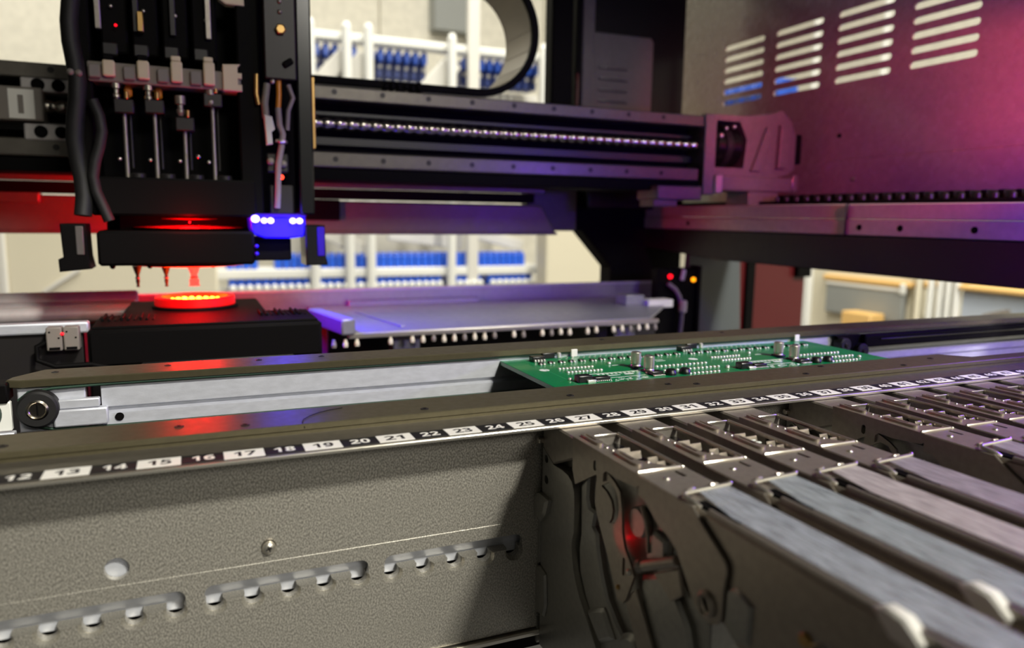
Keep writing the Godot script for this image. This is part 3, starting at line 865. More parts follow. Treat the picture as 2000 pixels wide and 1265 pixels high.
# ------------------------------------------------------------------ circuit board
func build_board() -> void:
	var b := thing("circuit_board", "green circuit board with silver capacitors and solder pads between the rails", "circuit board", Vector3(84, -1.1, -57))
	var top := 0.5
	part("laminate", Geo.new().span(12.0, 155.5, -1.1, top, -86.5, -27.4, 0.12), M.board_green, b)
	var silk := Geo.new()
	var pads := Geo.new()
	var bodies := Geo.new()
	var trace := Geo.new()
	for z0 in [[20.5, -84, -30]]:
		trace.span(z0[0], z0[0] + 0.25, top, top + 0.02, z0[1], z0[2])
	trace.span(84.2, 84.45, top, top + 0.02, -84, -30)
	trace.span(148.6, 148.85, top, top + 0.02, -84, -30)
	for k in 2:
		var x := 64.5 * k
		# row of chip resistors along the far side, two solder ends each
		for i in 15:
			var rx := 22.6 + x + i * 4.15
			var rz := -68.4 + (0.8 if i % 5 == 0 else 0.0)
			if rx > 152:
				continue
			for e in 2:
				pads.ball(Vector3(rx + e * 1.35, top + 0.25, rz), 0.52, 8, 0.8)
			bodies.span(rx - 0.2, rx + 1.5, top, top + 0.75, rz - 2.1, rz - 0.7, 0.1)
		# grid of small pads in the far field
		for r in 2:
			for i in 12:
				pads.lathe([Vector2(0.42, 0), Vector2(0.3, 0.1), Vector2(0, 0.12)], Vector3(36 + x + i * 2.4 + r * 0.9, top, -77.8 + r * 2.2), Vector3.UP, 8)
		# two-row connectors: domed solder joints
		for g in [[25.6, -59.0, 10, 1.42, 2, -52.9, 0.0], [58.6, -51.4, 14, 1.75, 2, -44.4, 0.0], [64.4, -37.6, 8, 1.7, 1, 0.0, 0.0]]:
			for r in g[4]:
				for i in g[2]:
					var px: float = g[0] + x + i * g[3] + r * 0.2
					if px < 153.5:
						pads.ball(Vector3(px, top + 0.15, g[1] if r == 0 else g[5]), 0.62, 8, 0.8)
		# printed frames and marks
		for s in [[30, 50.5, -48.6, -48.2], [34, 49, -41.6, -41.3], [31, 41, -44.8, -44.1], [43, 46.5, -45.6, -44.3], [46.4, 49.6, -59.2, -58.8], [66.0, 70, -60.6, -60.2], [66.4, 70.4, -62.6, -62.2]]:
			silk.span(s[0] + x, s[1] + x, top, top + 0.03, s[2], s[3])
		for i in 9:
			silk.span(33.6 + x + i * 1.7, 34.6 + x + i * 1.7, top, top + 0.03, -47.6, -46.4)
		for i in 26:
			silk.box(Vector3(33 + x + rng.randf() * 16, top + 0.015, -40.5 + rng.randf() * 4), Vector3(0.5 + rng.randf(), 0.03, 0.35))
		silk.lathe([Vector2(1.8, 0), Vector2(0, 0.03)], Vector3(20.1 + x * 0.96, top, -59.6), Vector3.UP, 18)
		# capacitors
		for c in [[52.7, -53.2], [53.0, -45.4]]:
			var p := Vector3(c[0] + x, top, c[1])
			var base := part("capacitor_base", Geo.new().box(p + Vector3(0, 0.4, 0), Vector3(4.0, 0.8, 4.0), 0.4), M.chip_black, b)
			part("capacitor_can", Geo.new().lathe([Vector2(0, 0.8), Vector2(1.85, 0.8), Vector2(1.7, 1.2), Vector2(1.85, 1.6), Vector2(1.85, 5.3), Vector2(1.6, 5.6), Vector2(0, 5.6)], p, Vector3.UP, 26), M.bright_steel, base, "silver capacitor can")
		# small-outline chips with rows of legs
		for c in [[30.6, -39.0, 5.6, 4.0], [52.4, -40.6, 4.4, 5.6]]:
			var p := Vector3(c[0] + x, top + 0.75, c[1])
			var chip := part("chip", Geo.new().box(p, Vector3(c[2], 1.1, c[3] * 0.6), 0.15), M.chip_black, b)
			var legs := Geo.new()
			for i in 8:
				for e in [-1.0, 1.0]:
					legs.box(p + Vector3(-c[2] * 0.44 + c[2] * 0.88 * i / 7.0, -0.45, e * c[3] * 0.42), Vector3(0.3, 0.3, 1.1), 0.05)
			part("chip_legs", legs, M.solder, chip)
		# inductor with a pale end, two round coils, black connector block
		var ind := part("inductor", Geo.new().span(21.6 + x, 26.6 + x, top, top + 2.2, -40.8, -37.4, 0.25), M.chip_black, b)
		part("solder_tab", Geo.new().span(24.4 + x, 27.4 + x, top, top + 0.9, -37.6, -36.4, 0.15), M.solder, ind)
		for c in [57.2, 63.0]:
			part("coil", Geo.new().lathe([Vector2(0, 0), Vector2(1.9, 0), Vector2(2.0, 0.8), Vector2(1.6, 1.7), Vector2(1.2, 2.0), Vector2(0, 2.0)], Vector3(c + x, top, -38.6), Vector3.UP, 20), M.chip_black, b)
		var cn := part("connector", Geo.new().span(22 + x, 27 + x, top, top + 1.9, -76.6, -73.2, 0.2), M.chip_black, b)
		for i in 4:
			part("contact", Geo.new().span(22.5 + x + i * 1.2, 23.2 + x + i * 1.2, top + 0.1, top + 0.9, -73.3, -72.4, 0.05), M.solder, cn)
		part("chip", Geo.new().span(28 + x, 33 + x, top, top + 2.1, -80.4, -77.6, 0.25), M.chip_black, b)
		part("solder_post", Geo.new().rod(Vector3(34.6 + x, top, -77.4), Vector3(34.6 + x, top + 2.2, -77.4), 0.8, 0.3), M.solder, b)
		for s in [[21.0, -42.4], [46.6, -61.2], [83.0, -41.0]]:
			pads.ball(Vector3(s[0] + x * 0.98, top + 0.3, s[1]), 0.7, 8, 0.9)
	for e in [["solder_pads", pads, M.solder], ["chip_resistors", bodies, M.chip_black], ["printed_marks", silk, M.silk_white]]:
		part(e[0], e[1], e[2], b).set_meta("kind", "stuff")
	part("board_traces", trace, M.board_trace, b)


# ------------------------------------------------------------------ rear feeder bank, seen from inside
func build_rear_bank() -> void:
	var w := thing("rear_sheet", "grey sheet metal wall behind the comb-edged tray", "panel", Vector3(50, -66, -371))
	part("sheet", Geo.new().slab(P([-230, -66, 290, -66, 284, -48, 279.5, -42, 279.5, -1.8, -230, -1.8]), [], -373, -370, ZF, 0.3), M.grey_plate, w)
	part("top_edge", Geo.new().span(-230, 279, -2.4, -0.8, -376, -369.4, 0.3), M.aluminium, w)
	part("raised_plate", Geo.new().span(11.7, 111, -17.4, -8.6, -369.6, -362, 0.5), M.grey_plate, w, "raised pale strip on the wall")
	var t := thing("comb_tray", "flat grey tray with a toothed front edge lit violet by the head lamp", "tray", Vector3(80, -66, -300))
	part("tray", Geo.new().slab(P([-12, -240.5, 186, -243.5, 236, -300, 232, -366, -16, -366, -16, -262]), [], -14, -12, YF, 0.4), M.grey_plate, t)
	part("front_strip", Geo.new().span(-12, 190, -15.4, -12.6, -243.0, -239.4, 0.4), M.bright_steel, t, "pale front strip")
	part("seam_bar", Geo.new().box(Vector3(16, -11.7, -290), Vector3(3, 0.8, 76), 0.3, Basis(Vector3.UP, 0.16)), M.grey_plate, t)
	part("side_block", Geo.new().box(Vector3(-17.5, -8.4, -264), Vector3(8, 8.6, 56), 0.8, Basis(Vector3.UP, 0.18)), M.grey_plate, t, "upright block on the left of the tray")
	part("corner_block", Geo.new().span(206, 222, -12, -4.5, -320, -306, 0.6), M.grey_plate, t)
	part("corner_block", Geo.new().span(222, 244, -14, -8.0, -312, -300, 0.6), M.off_white, t)
	for i in 34:
		if i in [3, 4, 6, 16, 19, 24, 27]:
			continue
		var x := -20.0 + i * 6.3
		part("comb_tooth", Geo.new().lathe([Vector2(0, 0), Vector2(1.3, 0), Vector2(1.5, 1.5), Vector2(0.9, 3.4), Vector2(0.9, 4.2), Vector2(0, 4.2)], Vector3(x, -19.2 - rng.randf() * 0.8, -240.6), Vector3.UP, 12), M.cream_plastic if i % 3 else M.valve_grey, t)
	for x in [16.0, 164.0]:
		part("support", Geo.new().span(x, x + 16, -66, -14, -262, -252, 0.5), M.grey_plate, t)
	part("under_web", Geo.new().span(-14, 226, -66, -16, -300, -296, 0.5), M.dark_metal, t)
	# dark housings and covers round the rear opening
	var c := thing("red_lit_cover", "long dark cover under the gantry beam glowing red from the nozzle light", "cover", Vector3(-10, 38, -372))
	part("cover", Geo.new().slab(P([-330, 39.6, 174.5, 38.7, 160.5, 61.3, -330, 61.3]), [], -384, -360, ZF, 1.2), M.cover_paint, c)
	part("lower_lip", Geo.new().span(-330, 174, 38.4, 40.6, -361, -358.6, 0.4), M.cover_paint, c)
	part("upper_channel", Geo.new().span(-330, 150, 69.4, 77.3, -352, -332, 0.6), M.cover_paint, c, "grey channel above the cover")
	part("channel_slot", Geo.new().span(-330, 150, 62.4, 69.2, -372, -350, 0.4), M.black, c)
	part("dark_box", Geo.new().span(-17, 6, 48, 62, -361.5, -357, 0.6), M.black, c)
	part("bracket", Geo.new().span(-196, -170, 56, 66, -362, -352, 1.0), M.cover_paint, c)
	var wc := thing("cream_cover", "cream housing with a sloping corner right of the white rack", "cover", Vector3(824, -950, -1540))
	part("shell", Geo.new().slab(P([719, -950, 931, -950, 933, -73, 840, 25, 719, 31]), [], -1560, -1500, ZF, 4), M.cream_plastic, wc)
	part("edge_strip", Geo.new().slab(P([934, -950, 950, -950, 950, -70, 858, 34, 840, 34, 840, 26, 934, -73]), [], -1562, -1498, ZF, 2), M.valve_grey, wc)
	single("rear_side_housing", Geo.new().slab(P([208, 41, 229, 41, 260, 8, 260, -66, 336, -66, 336, 76, 208, 76]), [], -440, -420, ZF, 1.0), M.black, "black housing between the cream housing and the sensor box", "housing")
	single("rear_post", Geo.new().span(160, 205.5, 41, 80, -398, -386, 1.5), M.cover_paint, "pinkish grey post between the red-lit cover and the side rail", "post")
	# sensor box with pilot lights, grey side panel, panel with red light put into its colour
	var s := thing("sensor_box", "dark sensor box with a red and an amber pilot light and a grey cable", "sensor", Vector3(276, -66, -344))
	part("housing", Geo.new().span(258, 296, -66, 12, -352, -342, 1.0), M.black, s)
	part("housing", Geo.new().span(296, 300, -66, 14, -352, -340, 0.6), M.black, s)
	part("pilot_light", Geo.new().ball(Vector3(268.9, 5.6, -340.6), 1.9), M.pilot_red, s, "red pilot light")
	part("pilot_light", Geo.new().ball(Vector3(292, 2.6, -340.6), 1.9), M.pilot_amber, s, "amber pilot light")
	part("tab", Geo.new().box(Vector3(281.5, 6.6, -340.6), Vector3(3.6, 9, 2), 0.5, Basis(Vector3(0, 0, 1), -0.2)), M.off_white, s)
	part("cable", Geo.new().tube([Vector3(266, 0, -339), Vector3(273, -5, -338), Vector3(277, -11, -338), Vector3(280, -20, -338), Vector3(279.5, -34, -338), Vector3(278, -54, -338)], 1.9), M.cable_grey, s)
	part("connector", Geo.new().rod(Vector3(280, -14, -337), Vector3(279.6, -24, -337), 3.4, 0.8), M.cream_plastic, s)
	single("grey_side_panel", Geo.new().slab(P([303, -66, 367, -66, 360, 34, 306, 34, 304, -8]), [], -372, -366, ZF, 0.8), M.dark_panel_grey, "blue-grey panel right of the amber pilot light", "panel")
	var st := thing("red_strip_panel", "dark panel under the side beam, red light put into its colour", "panel", Vector3(400, -66, -434))
	part("panel", Geo.new().span(400, 503, -66, 40, -440, -432, 0.6), M.red_plastic_and_red_light, st)  # dark surface drawn red to stand for the red light on it
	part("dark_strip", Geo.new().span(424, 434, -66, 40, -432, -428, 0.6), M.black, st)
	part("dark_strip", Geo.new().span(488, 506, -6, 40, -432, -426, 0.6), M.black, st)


# ------------------------------------------------------------------ upward-looking camera
func build_vision_camera() -> void:
	var o := thing("vision_camera", "black vision camera box with a glowing red ring lamp on top, under the nozzles", "camera", Vector3(-84, -66, -200))
	part("housing", Geo.new().span(-129, -37.5, -66, 5.4, -206, -168, 1.0), M.black, o)
	part("front_plate", Geo.new().span(-128, -38.5, -9, 4.6, -169, -167.2, 0.5), M.black, o)
	part("lower_step", Geo.new().span(-110, -50, -14, -8.6, -169, -165.6, 0.4), M.dark_metal, o)
	part("top_plate", Geo.new().span(-127.5, -39, 5.2, 6.4, -205, -170, 0.4), M.black, o)
	for i in 18:
		var fx := -125.5 + i * 2.4 + (42.0 if i > 8 else 0.0)
		part("cooling_fin", Geo.new().span(fx, fx + 1.0, 6.2, 7.8 - 0.5 * (i % 3), -203, -186, 0.2), M.black, o)
	var c := Vector3(-88.5, 5.6, -236)
	part("ring_pedestal", Geo.new().span(-120, -57, -66, 5.8, -266, -207, 1.0), M.black, o)
	part("ring_base", Geo.new().ring(c, Vector3.UP, 13, 20, 1.4, 0.4, 44), M.black, o)
	var l := part("ring_lamp", Geo.new().ring(c + Vector3(0, 1.2, 0), Vector3.UP, 15.5, 18.6, 4.4, 0.5, 48), M.ring_red, o, "translucent red ring lamp")
	for i in 26:
		var a := TAU * i / 26.0
		part("red_led", Geo.new().ball(c + Vector3(14.2 * cos(a), 2.2, 14.2 * sin(a)), 1.55, 10), M.led_red if i % 9 else M.led_orange, l)
	var g := OmniLight3D.new()
	g.name = "ring_glow"
	g.light_color = Color(1.0, 0.05, 0.04)
	g.light_energy = 0.0007
	g.light_size = 0.012
	g.shadow_enabled = true
	g.position = (c + Vector3(0, 8.5, 0) - origin[o]) * MM
	o.add_child(g)
	# twin sensors and bars beside it
	var s := thing("twin_sensor", "two small grey sensor boxes side by side left of the vision camera", "sensor", Vector3(-137, -2, -165))
	for k in 2:
		var x := -142.4 + k * 5.8
		var b := part("sensor_body", Geo.new().span(x, x + 5.3, -1.6, 7.6, -171, -165, 0.4), M.valve_grey, s)
		part("nameplate", Geo.new().span(x + 0.8, x + 4.5, -1.2, -0.2, -165.1, -164.8, 0.05), M.black, b)
		for q in [[1.2, 5.8], [4.2, 3.4]]:
			part("dimple", Geo.new().rod(Vector3(x + q[0], q[1], -165.1), Vector3(x + q[0], q[1], -164.8), 0.35), M.black, b)
	part("pilot_light", Geo.new().ball(Vector3(-136.9, 5.0, -164.8), 0.6), M.pilot_red, s, "tiny red pilot light")
	part("cable", Geo.new().tube([Vector3(-142, 2, -168), Vector3(-146, 0, -167), Vector3(-146, -5, -166), Vector3(-140, -8, -166), Vector3(-128, -8, -167), Vector3(-118, -11, -168)], 1.0), M.black, s)
	var bar := thing("backup_bar", "long silver bars and a grey wall plate left of the vision camera", "bar", Vector3(-170, -40, -200))
	part("upper_bar", Geo.new().span(-240, -128.5, 4.4, 8.6, -176, -170, 0.6), M.aluminium, bar)
	part("plate", Geo.new().span(-240, -131, -40, 4.2, -178, -172, 0.5), M.dark_metal, bar)
	for q in [[-300, 3.0, 5.6], [-286, 0.4, 4.4], [-274, -3.0, 5.6], [-252, 2.0, 4.0]]:
		part("round_bar", Geo.new().rod(Vector3(-280, q[1], q[0]), Vector3(-118, q[1], q[0]), q[2], 0.8, 22), M.rail_metal, bar)


# ------------------------------------------------------------------ gantry beam
func build_gantry() -> void:
	var o := thing("gantry_beam", "dark cross beam carrying the head, with two steel rails and a ball screw along it", "gantry", Vector3(40, 70, -308))
	part("top_plate", Geo.new().span(-330, 254, 118, 125.5, -334, -285, 0.6), M.beam_metal, o)
	part("web", Geo.new().span(-330, 256, 72, 118, -334, -304, 0.6), M.black, o)
	part("upper_groove", Geo.new().span(-330, 254, 110.5, 113, -304.5, -299, 0.4), M.black_beam, o)
	part("lower_groove", Geo.new().span(-330, 254, 93, 98, -304.5, -298, 0.4), M.black_beam, o)
	part("lower_rail", Geo.new().span(-330, 250, 79.6, 88.4, -304, -285, 0.7), M.beam_metal, o, "lower steel guide rail")
	part("sole", Geo.new().span(-330, 254, 72.0, 79.4, -304.2, -288, 0.5), M.black, o)
	for i in 18:
		var x := -150.6 + i * 28.4 if i < 5 else -9.2 + (i - 5) * 28.4
		if x > 245 or (x > -148 and x < -30):
			continue
		for q in [[122.4, -284.9], [84.2, -284.9]]:
			part("rail_screw", Geo.new().ring(Vector3(x, q[0], q[1] - 0.1), Vector3(0, 0, 1), 0.0, 1.6, 0.25, 0.05, 18), M.dark_metal, o)
	# ball screw: one turned profile, a bead for every turn of its thread
	var p := [Vector2(0, 0)]
	for i in 66:
		for q in [[0.0, 2.5], [0.18, 3.2], [0.38, 3.6], [0.62, 3.6], [0.82, 3.2]]:
			p.append(Vector2(q[1], (i + q[0]) * 7.05))
	p.append(Vector2(0, 66 * 7.05))
	part("ball_screw", Geo.new().lathe(p, Vector3(-214, 104.9, -289.5), Vector3(1, 0, 0), 22, true), M.chrome, o, "shiny ball screw")
	# end bracket with coupling and motor
	var b := part("end_bracket", Geo.new().slab(P([254, 70, 264, 70, 264, 84, 322, 84, 334, 87, 340, 91, 340, 116, 334, 127, 325, 134, 316, 131, 288, 127.5, 262, 127.5, 254, 124]), [P([265, 90, 291, 90, 293, 111, 286, 123.5, 265, 123.5])], -318, -286, ZF, 0.0), M.bracket_metal, o, "pale end bracket at the right of the beam")
	part("bracket_flange", Geo.new().span(253, 263, 70, 127, -290, -283, 0.6), M.bracket_metal, b)
	part("rib", Geo.new().slab(P([321, 91, 329, 91, 331, 123, 322, 123]), [], -287, -282, ZF, 0.6), M.bracket_metal, b)
	part("rib", Geo.new().slab(P([297, 88, 306, 88, 316, 119, 310, 121]), [], -287, -283.5, ZF, 0.6), M.bracket_metal, b)
	var k := part("coupling", Geo.new().rod(Vector3(266, 106, -300), Vector3(291, 106, -300), 15, 2.0, 30), M.black_gloss, o, "dark shaft coupling")
	part("coupling_ring", Geo.new().ring(Vector3(274, 106, -300), Vector3(1, 0, 0), 14.8, 16.2, 6, 0.6, 30), M.dark_metal, k)
	for q in [[268.6, 112.6, 2.2], [273, 118, 1.6], [280, 119.4, 1.6]]:
		part("clamp_screw", Geo.new().ball(Vector3(q[0], q[1], -285.4), q[2]), M.bright_steel, k)
	part("rear_cap", Geo.new().span(340, 345.5, 95, 117, -312, -285, 1.0), M.black, b)
	var cr := part("carriage", Geo.new().span(262, 340, 73.4, 84, -318, -282, 0.7), M.bracket_metal, o, "carriage plate on the side rail")
	part("carriage_strip", Geo.new().span(262.4, 268.6, 71, 84.4, -283, -280.6, 0.5), M.bright_steel, cr, "narrow bright strip catching violet light")
	part("carriage_strip", Geo.new().span(334.5, 339.8, 74, 86.4, -283, -280.6, 0.5), M.bracket_metal, cr)
	part("slider", Geo.new().span(212, 250, 65.6, 75.4, -306, -280, 0.8), M.bracket_metal, cr)
	part("slider", Geo.new().span(212, 232, 60.8, 66, -302, -284, 0.5), M.bracket_metal, cr)
	part("slider", Geo.new().span(296, 324, 63.2, 73.4, -310, -284, 0.5), M.bracket_metal, cr)
	part("end_seal", Geo.new().span(340, 352, 63.4, 72, -310, -290, 0.5), M.black, cr)
	# left of the head: nut block with a printed label
	var n := part("nut_block", Geo.new().span(-200, -154.5, 96.4, 112.6, -296, -280, 0.6), M.valve_grey, o, "grey nut block left of the head")
	part("nut_label", Geo.new().span(-169, -158, 97.2, 111.4, -280.1, -279.7, 0.1), M.sticker_white, n)
	part("label_mark", Geo.new().span(-165, -162.6, 99.6, 108.6, -279.75, -279.5, 0.05), M.valve_grey, n)
	for q in [[114.6, 3.4], [91.6, 4.2]]:
		part("guide_block", Geo.new().span(-164, -140, q[0] - q[1], q[0] + q[1], -298, -284, 0.6), M.rail_metal, n)
		for x in [-156.5, -147.5]:
			part("bolt", Geo.new().rod(Vector3(x, q[0], -285), Vector3(x, q[0], -282.4), 3.0, 0.5, 18), M.black, n)
	# cable loop above the beam
	var pth := PackedVector2Array()
	var c := Vector2(86.5, 170.5)
	pth.append(Vector2(-20, 129.0))
	for i in 25:
		var a := -PI / 2 + PI * i / 24.0
		pth.append(c + Vector2(cos(a), sin(a)) * 41.5)
	pth.append(Vector2(-60, 212.0))
	pth.append(Vector2(-60, 207.4))
	for i in 25:
		var a := PI / 2 - PI * i / 24.0
		pth.append(c + Vector2(cos(a), sin(a)) * 36.9)
	pth.append(Vector2(-20, 133.6))
	var ch := thing("cable_loop", "wide flat cable carrier looped above the gantry beam, black rim, beige inside", "cable carrier", Vector3(50, 128, -322))
	part("rim_band", Geo.new().slab(pth, [], -303, -299.5, ZF, 0.5), M.black, ch, "black near rim")
	part("rim_band", Geo.new().slab(pth, [], -346, -343, ZF, 0.5), M.bellows_inside, ch)
	part("web_band", Geo.new().slab(pth, [], -343, -303, ZF, 0.0), M.bellows_inside, ch, "beige inner face")
	for i in 9:
		var a := -PI * 0.42 + PI * 0.92 * i / 8.0
		part("web_crease", Geo.new().box(Vector3(c.x + cos(a) * 36.8, c.y + sin(a) * 36.8, -323), Vector3(0.5, 1.2, 38), 0.08, Basis(Vector3(0, 0, 1), a)), M.bellows_inside, ch)
	for i in 6:
		part("cable_clip", Geo.new().box(Vector3(25 + i * 4.2, 130.2 + (i % 2) * 0.8, -302), Vector3(3.4, 4.2 + (i % 3), 8), 0.8, Basis(Vector3(0, 0, 1), 0.3 * (i % 3 - 1))), M.black, ch)


# ------------------------------------------------------------------ placement head
func build_head() -> void:
	var o := thing("placement_head", "black placement head with pale valves, nozzles and red and violet lamps", "placement head", Vector3(-95, 15, -240))
	part("back_plate", Geo.new().span(-134, -33, 52, 230, -284, -262, 1.0), M.black, o)
	part("lower_block", Geo.new().span(-129.5, -59.5, 50.4, 67.6, -262, -215, 1.0), M.black, o)
	part("side_frame", Geo.new().span(-133, -126, 66, 230, -262, -218, 0.8), M.black, o)
	part("side_frame", Geo.new().span(-66, -56, 50, 230, -262, -217, 0.8), M.black, o)
	part("inner_panel", Geo.new().span(-126, -66, 66, 230, -262, -240, 0.5), M.black, o)
	# valve manifold
	var mf := part("valve_manifold", Geo.new().span(-127.6, -64.6, 108.6, 117, -232, -216, 0.6), M.valve_grey, o, "grey valve manifold bar")
	part("end_block", Geo.new().slab(P([-72.5, 108.4, -64.2, 108.4, -64.2, 111.4, -66, 111.4, -66, 114, -64.2, 114, -64.2, 116.6, -66, 116.6, -66, 119, -64.6, 120.6, -72.5, 120.0]), [], -230, -214.4, ZF, 0.4), M.valve_cream, mf)
	for i in 4:
		var x := -121.4 + i * 13.55
		part("valve_coil", Geo.new().span(x, x + 4.8, 110.6 - i * 0.2, 117.4 + i * 0.9, -219, -212.6, 0.6), M.valve_cream, mf, "cream valve coil")
		part("valve_body", Geo.new().span(x - 5.6, x - 0.9, 109.8, 115.4 + i * 0.2, -218, -213.6, 0.5), M.valve_grey, mf)
		part("valve_plug", Geo.new().span(x + 0.2, x + 4.2, 117.6 + i * 0.9, 120 + i * 0.8, -218, -213.4, 0.4), M.valve_cream if i > 1 else M.black, mf)
		# shaft with its fitting and slide
		var sx := -114.5 + i * 12.4
		var top: float = [95.8, 96.4, 89.4, 101.0][i]
		part("nozzle_shaft", Geo.new().rod(Vector3(sx, 67, -222), Vector3(sx, top + 1, -222), 0.95, 0.1), M.feeder_steel, o)
		part("guide_rod", Geo.new().rod(Vector3(sx + 2.2, 72, -225), Vector3(sx + 2.2, top, -225), 0.7, 0.1), M.dark_metal, o)
		part("slide_block", Geo.new().span(sx - 3.8, sx + 4.2, top, top + 6.2, -230, -217.5, 0.5), M.dark_metal, o)
		part("fitting", Geo.new().lathe([Vector2(0, 0), Vector2(1.2, 0), Vector2(1.9, 1.6), Vector2(1.9, 2.8), Vector2(1.3, 3.2), Vector2(1.3, 5), Vector2(2.3, 5.4), Vector2(2.3, 9), Vector2(0, 9)], Vector3(sx - 2.6 + i * 0.6, mini(int(top) + 7, 101), -219), Vector3.UP, 16), M.chrome if i < 2 else M.feeder_steel, o)
		part("hose_barb", Geo.new().rod(Vector3(sx + 1.6, top + 6, -217), Vector3(sx + 1.6, top + 9.4, -217), 0.9, 0.3), M.brass, o)
		if i < 2:
			part("amber_tube", Geo.new().span(sx + 0.4, sx + 3.6, 103.4, 108.4, -226, -222, 0.8), M.amber_plastic, o)
		part("set_screw", Geo.new().ball(Vector3(sx - 2.6, 75.6, -218), 0.9), M.bright_steel, o)
		part("bushing", Geo.new().ring(Vector3(sx + 4.4, 67.4, -222), Vector3.UP, 1.6, 3.1, 2.4, 0.4, 20), M.dark_metal, o)
		# actuators above the manifold
		var a := part("actuator", Geo.new().span(sx - 7.4, sx + 3.2, 122, 230, -240, -222, 0.8), M.black, o)
		part("actuator_rail", Geo.new().span(sx - 9.4 + i * 2.6, sx - 7.0 + i * 2.6, 131.5, 230, -224, -219.5, 0.3), M.feeder_steel if i in [0, 3] else M.dark_metal, a)
		part("actuator_screw", Geo.new().ball(Vector3(sx - 2.8 + i * 0.5, 141.6 - i * 0.6, -220.6), 0.9), M.bright_steel, a)
		part("connector", Geo.new().span(sx - 7, sx - 1, 120.6 + i * 0.3, 126 + i * 0.3, -226, -219, 0.5), M.dark_metal, a)
	part("tan_bracket", Geo.new().span(-107, -104.6, 131.4, 140, -221, -217, 0.3), M.brass, o)
	part("pilot_light", Geo.new().ball(Vector3(-115.6, 133.2, -218), 0.6), M.pilot_red, o, "tiny red pilot light")
	part("cream_bracket", Geo.new().slab(P([-73, 152, -62, 152, -62, 147, -70, 147, -73, 149]), [], -222, -216, ZF, 0.4), M.valve_cream, o)
	part("pink_screw", Geo.new().ball(Vector3(-84.4, 78.0, -217), 1.2), M.chrome, o)
	# laser measuring unit: two black bars with a red-lit gap between and below
	part("laser_bar", Geo.new().span(-128, -61.2, 27.8, 43.6, -264, -213.6, 1.2), M.black, o, "black laser measuring bar")
	for q in [[44.9, 26.5, 1.2, "red lens standing for the glow between the bars"], [49.2, 15.0, 0.8, ""], [26.9, 26.5, 0.9, "red lens standing for the glow under the laser bar"]]:
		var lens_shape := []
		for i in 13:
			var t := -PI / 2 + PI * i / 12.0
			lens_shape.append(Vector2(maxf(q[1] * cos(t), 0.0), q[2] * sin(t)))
		part("red_glow_lens", Geo.new().lathe(lens_shape, Vector3(-89.5, q[0], -240), Vector3.UP, 44, true), M.gap_glow_red, o, q[3])  # lens shapes coloured red to stand for the glow in the gaps
	for q in [[47.6, -217.0, 0.005], [24.4, -219.0, 0.003]]:
		part("red_diode", Geo.new().ball(Vector3(-89.5, q[0], q[1] - 1.5), 0.4), M.pilot_red, o, "tiny red diode of the laser unit")
		var d := OmniLight3D.new()
		d.name = "diode_glow"
		d.light_color = Color(1.0, 0.03, 0.04)
		d.light_energy = q[2]
		d.light_size = 0.001
		d.shadow_enabled = true
		d.position = (Vector3(-89.5, q[0], q[1]) - origin[o]) * MM
		o.add_child(d)
	part("gap_glow_blocker", Geo.new().span(-120, -62, 43.5, 50.5, -262, -232, 0.3), M.black, o)  # black filler added to cut the red glow in the gap
	for q in [[-124, 46.6], [-63.6, 46.6]]:
		part("gap_spacer", Geo.new().span(q[0] - 3, q[0] + 3, 43.4, 50.6, -262, -252, 0.4), M.black, o)
	var g := SpotLight3D.new()
	g.name = "laser_glow"
	g.light_color = Color(1.0, 0.05, 0.05)
	g.light_energy = 0.03
	g.light_size = 0.01
	g.spot_angle = 86.0
	g.spot_angle_attenuation = 0.2
	g.spot_range = 2.0
	g.shadow_enabled = true
	g.position = (Vector3(-100, 47.5, -294) - origin[o]) * MM
	g.basis = Basis.looking_at(Vector3(0.15, 0.4, -1.0))
	o.add_child(g)
	part("rear_lamp", Geo.new().span(-112, -88, 44.5, 48.5, -290, -284, 0.5), M.led_red_band, o)
	for i in 3:
		var p := Vector3([-114.0, -101.3, -88.6][i], 26, -240)
		var big := i == 2
		var nz := part("nozzle", Geo.new().lathe([Vector2(0, 0), Vector2(3.2 if big else 2.2, 0), Vector2(2.2 if big else 1.3, 3), Vector2(1.6 if big else 0.8, 4.4), Vector2(1.6 if big else 0.7, 6.6), Vector2(2.4 if big else 1.0, 7), Vector2(2.2 if big else 0.6, 9.4), Vector2(2.8 if big else 0.9, 10.2), Vector2(0, 10.4)], p, Vector3.DOWN, 20), M.dark_metal if not big else M.red_lit_nozzle, o, "pick-up nozzle")  # largest nozzle coloured red for the red light falling on it
		part("nozzle_collar", Geo.new().ring(p + Vector3(0, -5.6, 0), Vector3.DOWN, 0.6, 1.2 if not big else 2.0, 0.7, 0.15, 16), M.feeder_steel, nz)
	for x in [-123, -107.5, -80]:
		part("stub", Geo.new().lathe([Vector2(0, 0), Vector2(1.6, 0), Vector2(0.9, 1.6), Vector2(0, 2.0)], Vector3(x, 27.8, -222), Vector3.DOWN, 14), M.black, o)
	# bracket on the left
	part("left_bracket", Geo.new().slab(P([-142, 46.6, -132, 46.6, -131.6, 32, -130.6, 26.6, -143.2, 25.4, -143.4, 31, -141.4, 32]), [], -232, -214, ZF, 0.6), M.black, o)
	part("bracket_face", Geo.new().span(-136, -133, 33, 45.6, -214.6, -213.2, 0.3), M.cover_paint, o)
	# column, cables and violet lamp on the right
	var col := part("side_column", Geo.new().span(-54, -39.6, 115, 230, -226, -212.6, 0.6), M.dark_metal, o, "dark grey side column")
	part("column_bolt", Geo.new().rod(Vector3(-46.6, 137.4, -213), Vector3(-46.6, 137.4, -210.2), 2.6, 0.7, 6), M.brass, col)
	for y in [150.0, 145.4]:
		part("column_screw", Geo.new().ball(Vector3(-46.6, y, -212.4), 1.1), M.feeder_steel, col)
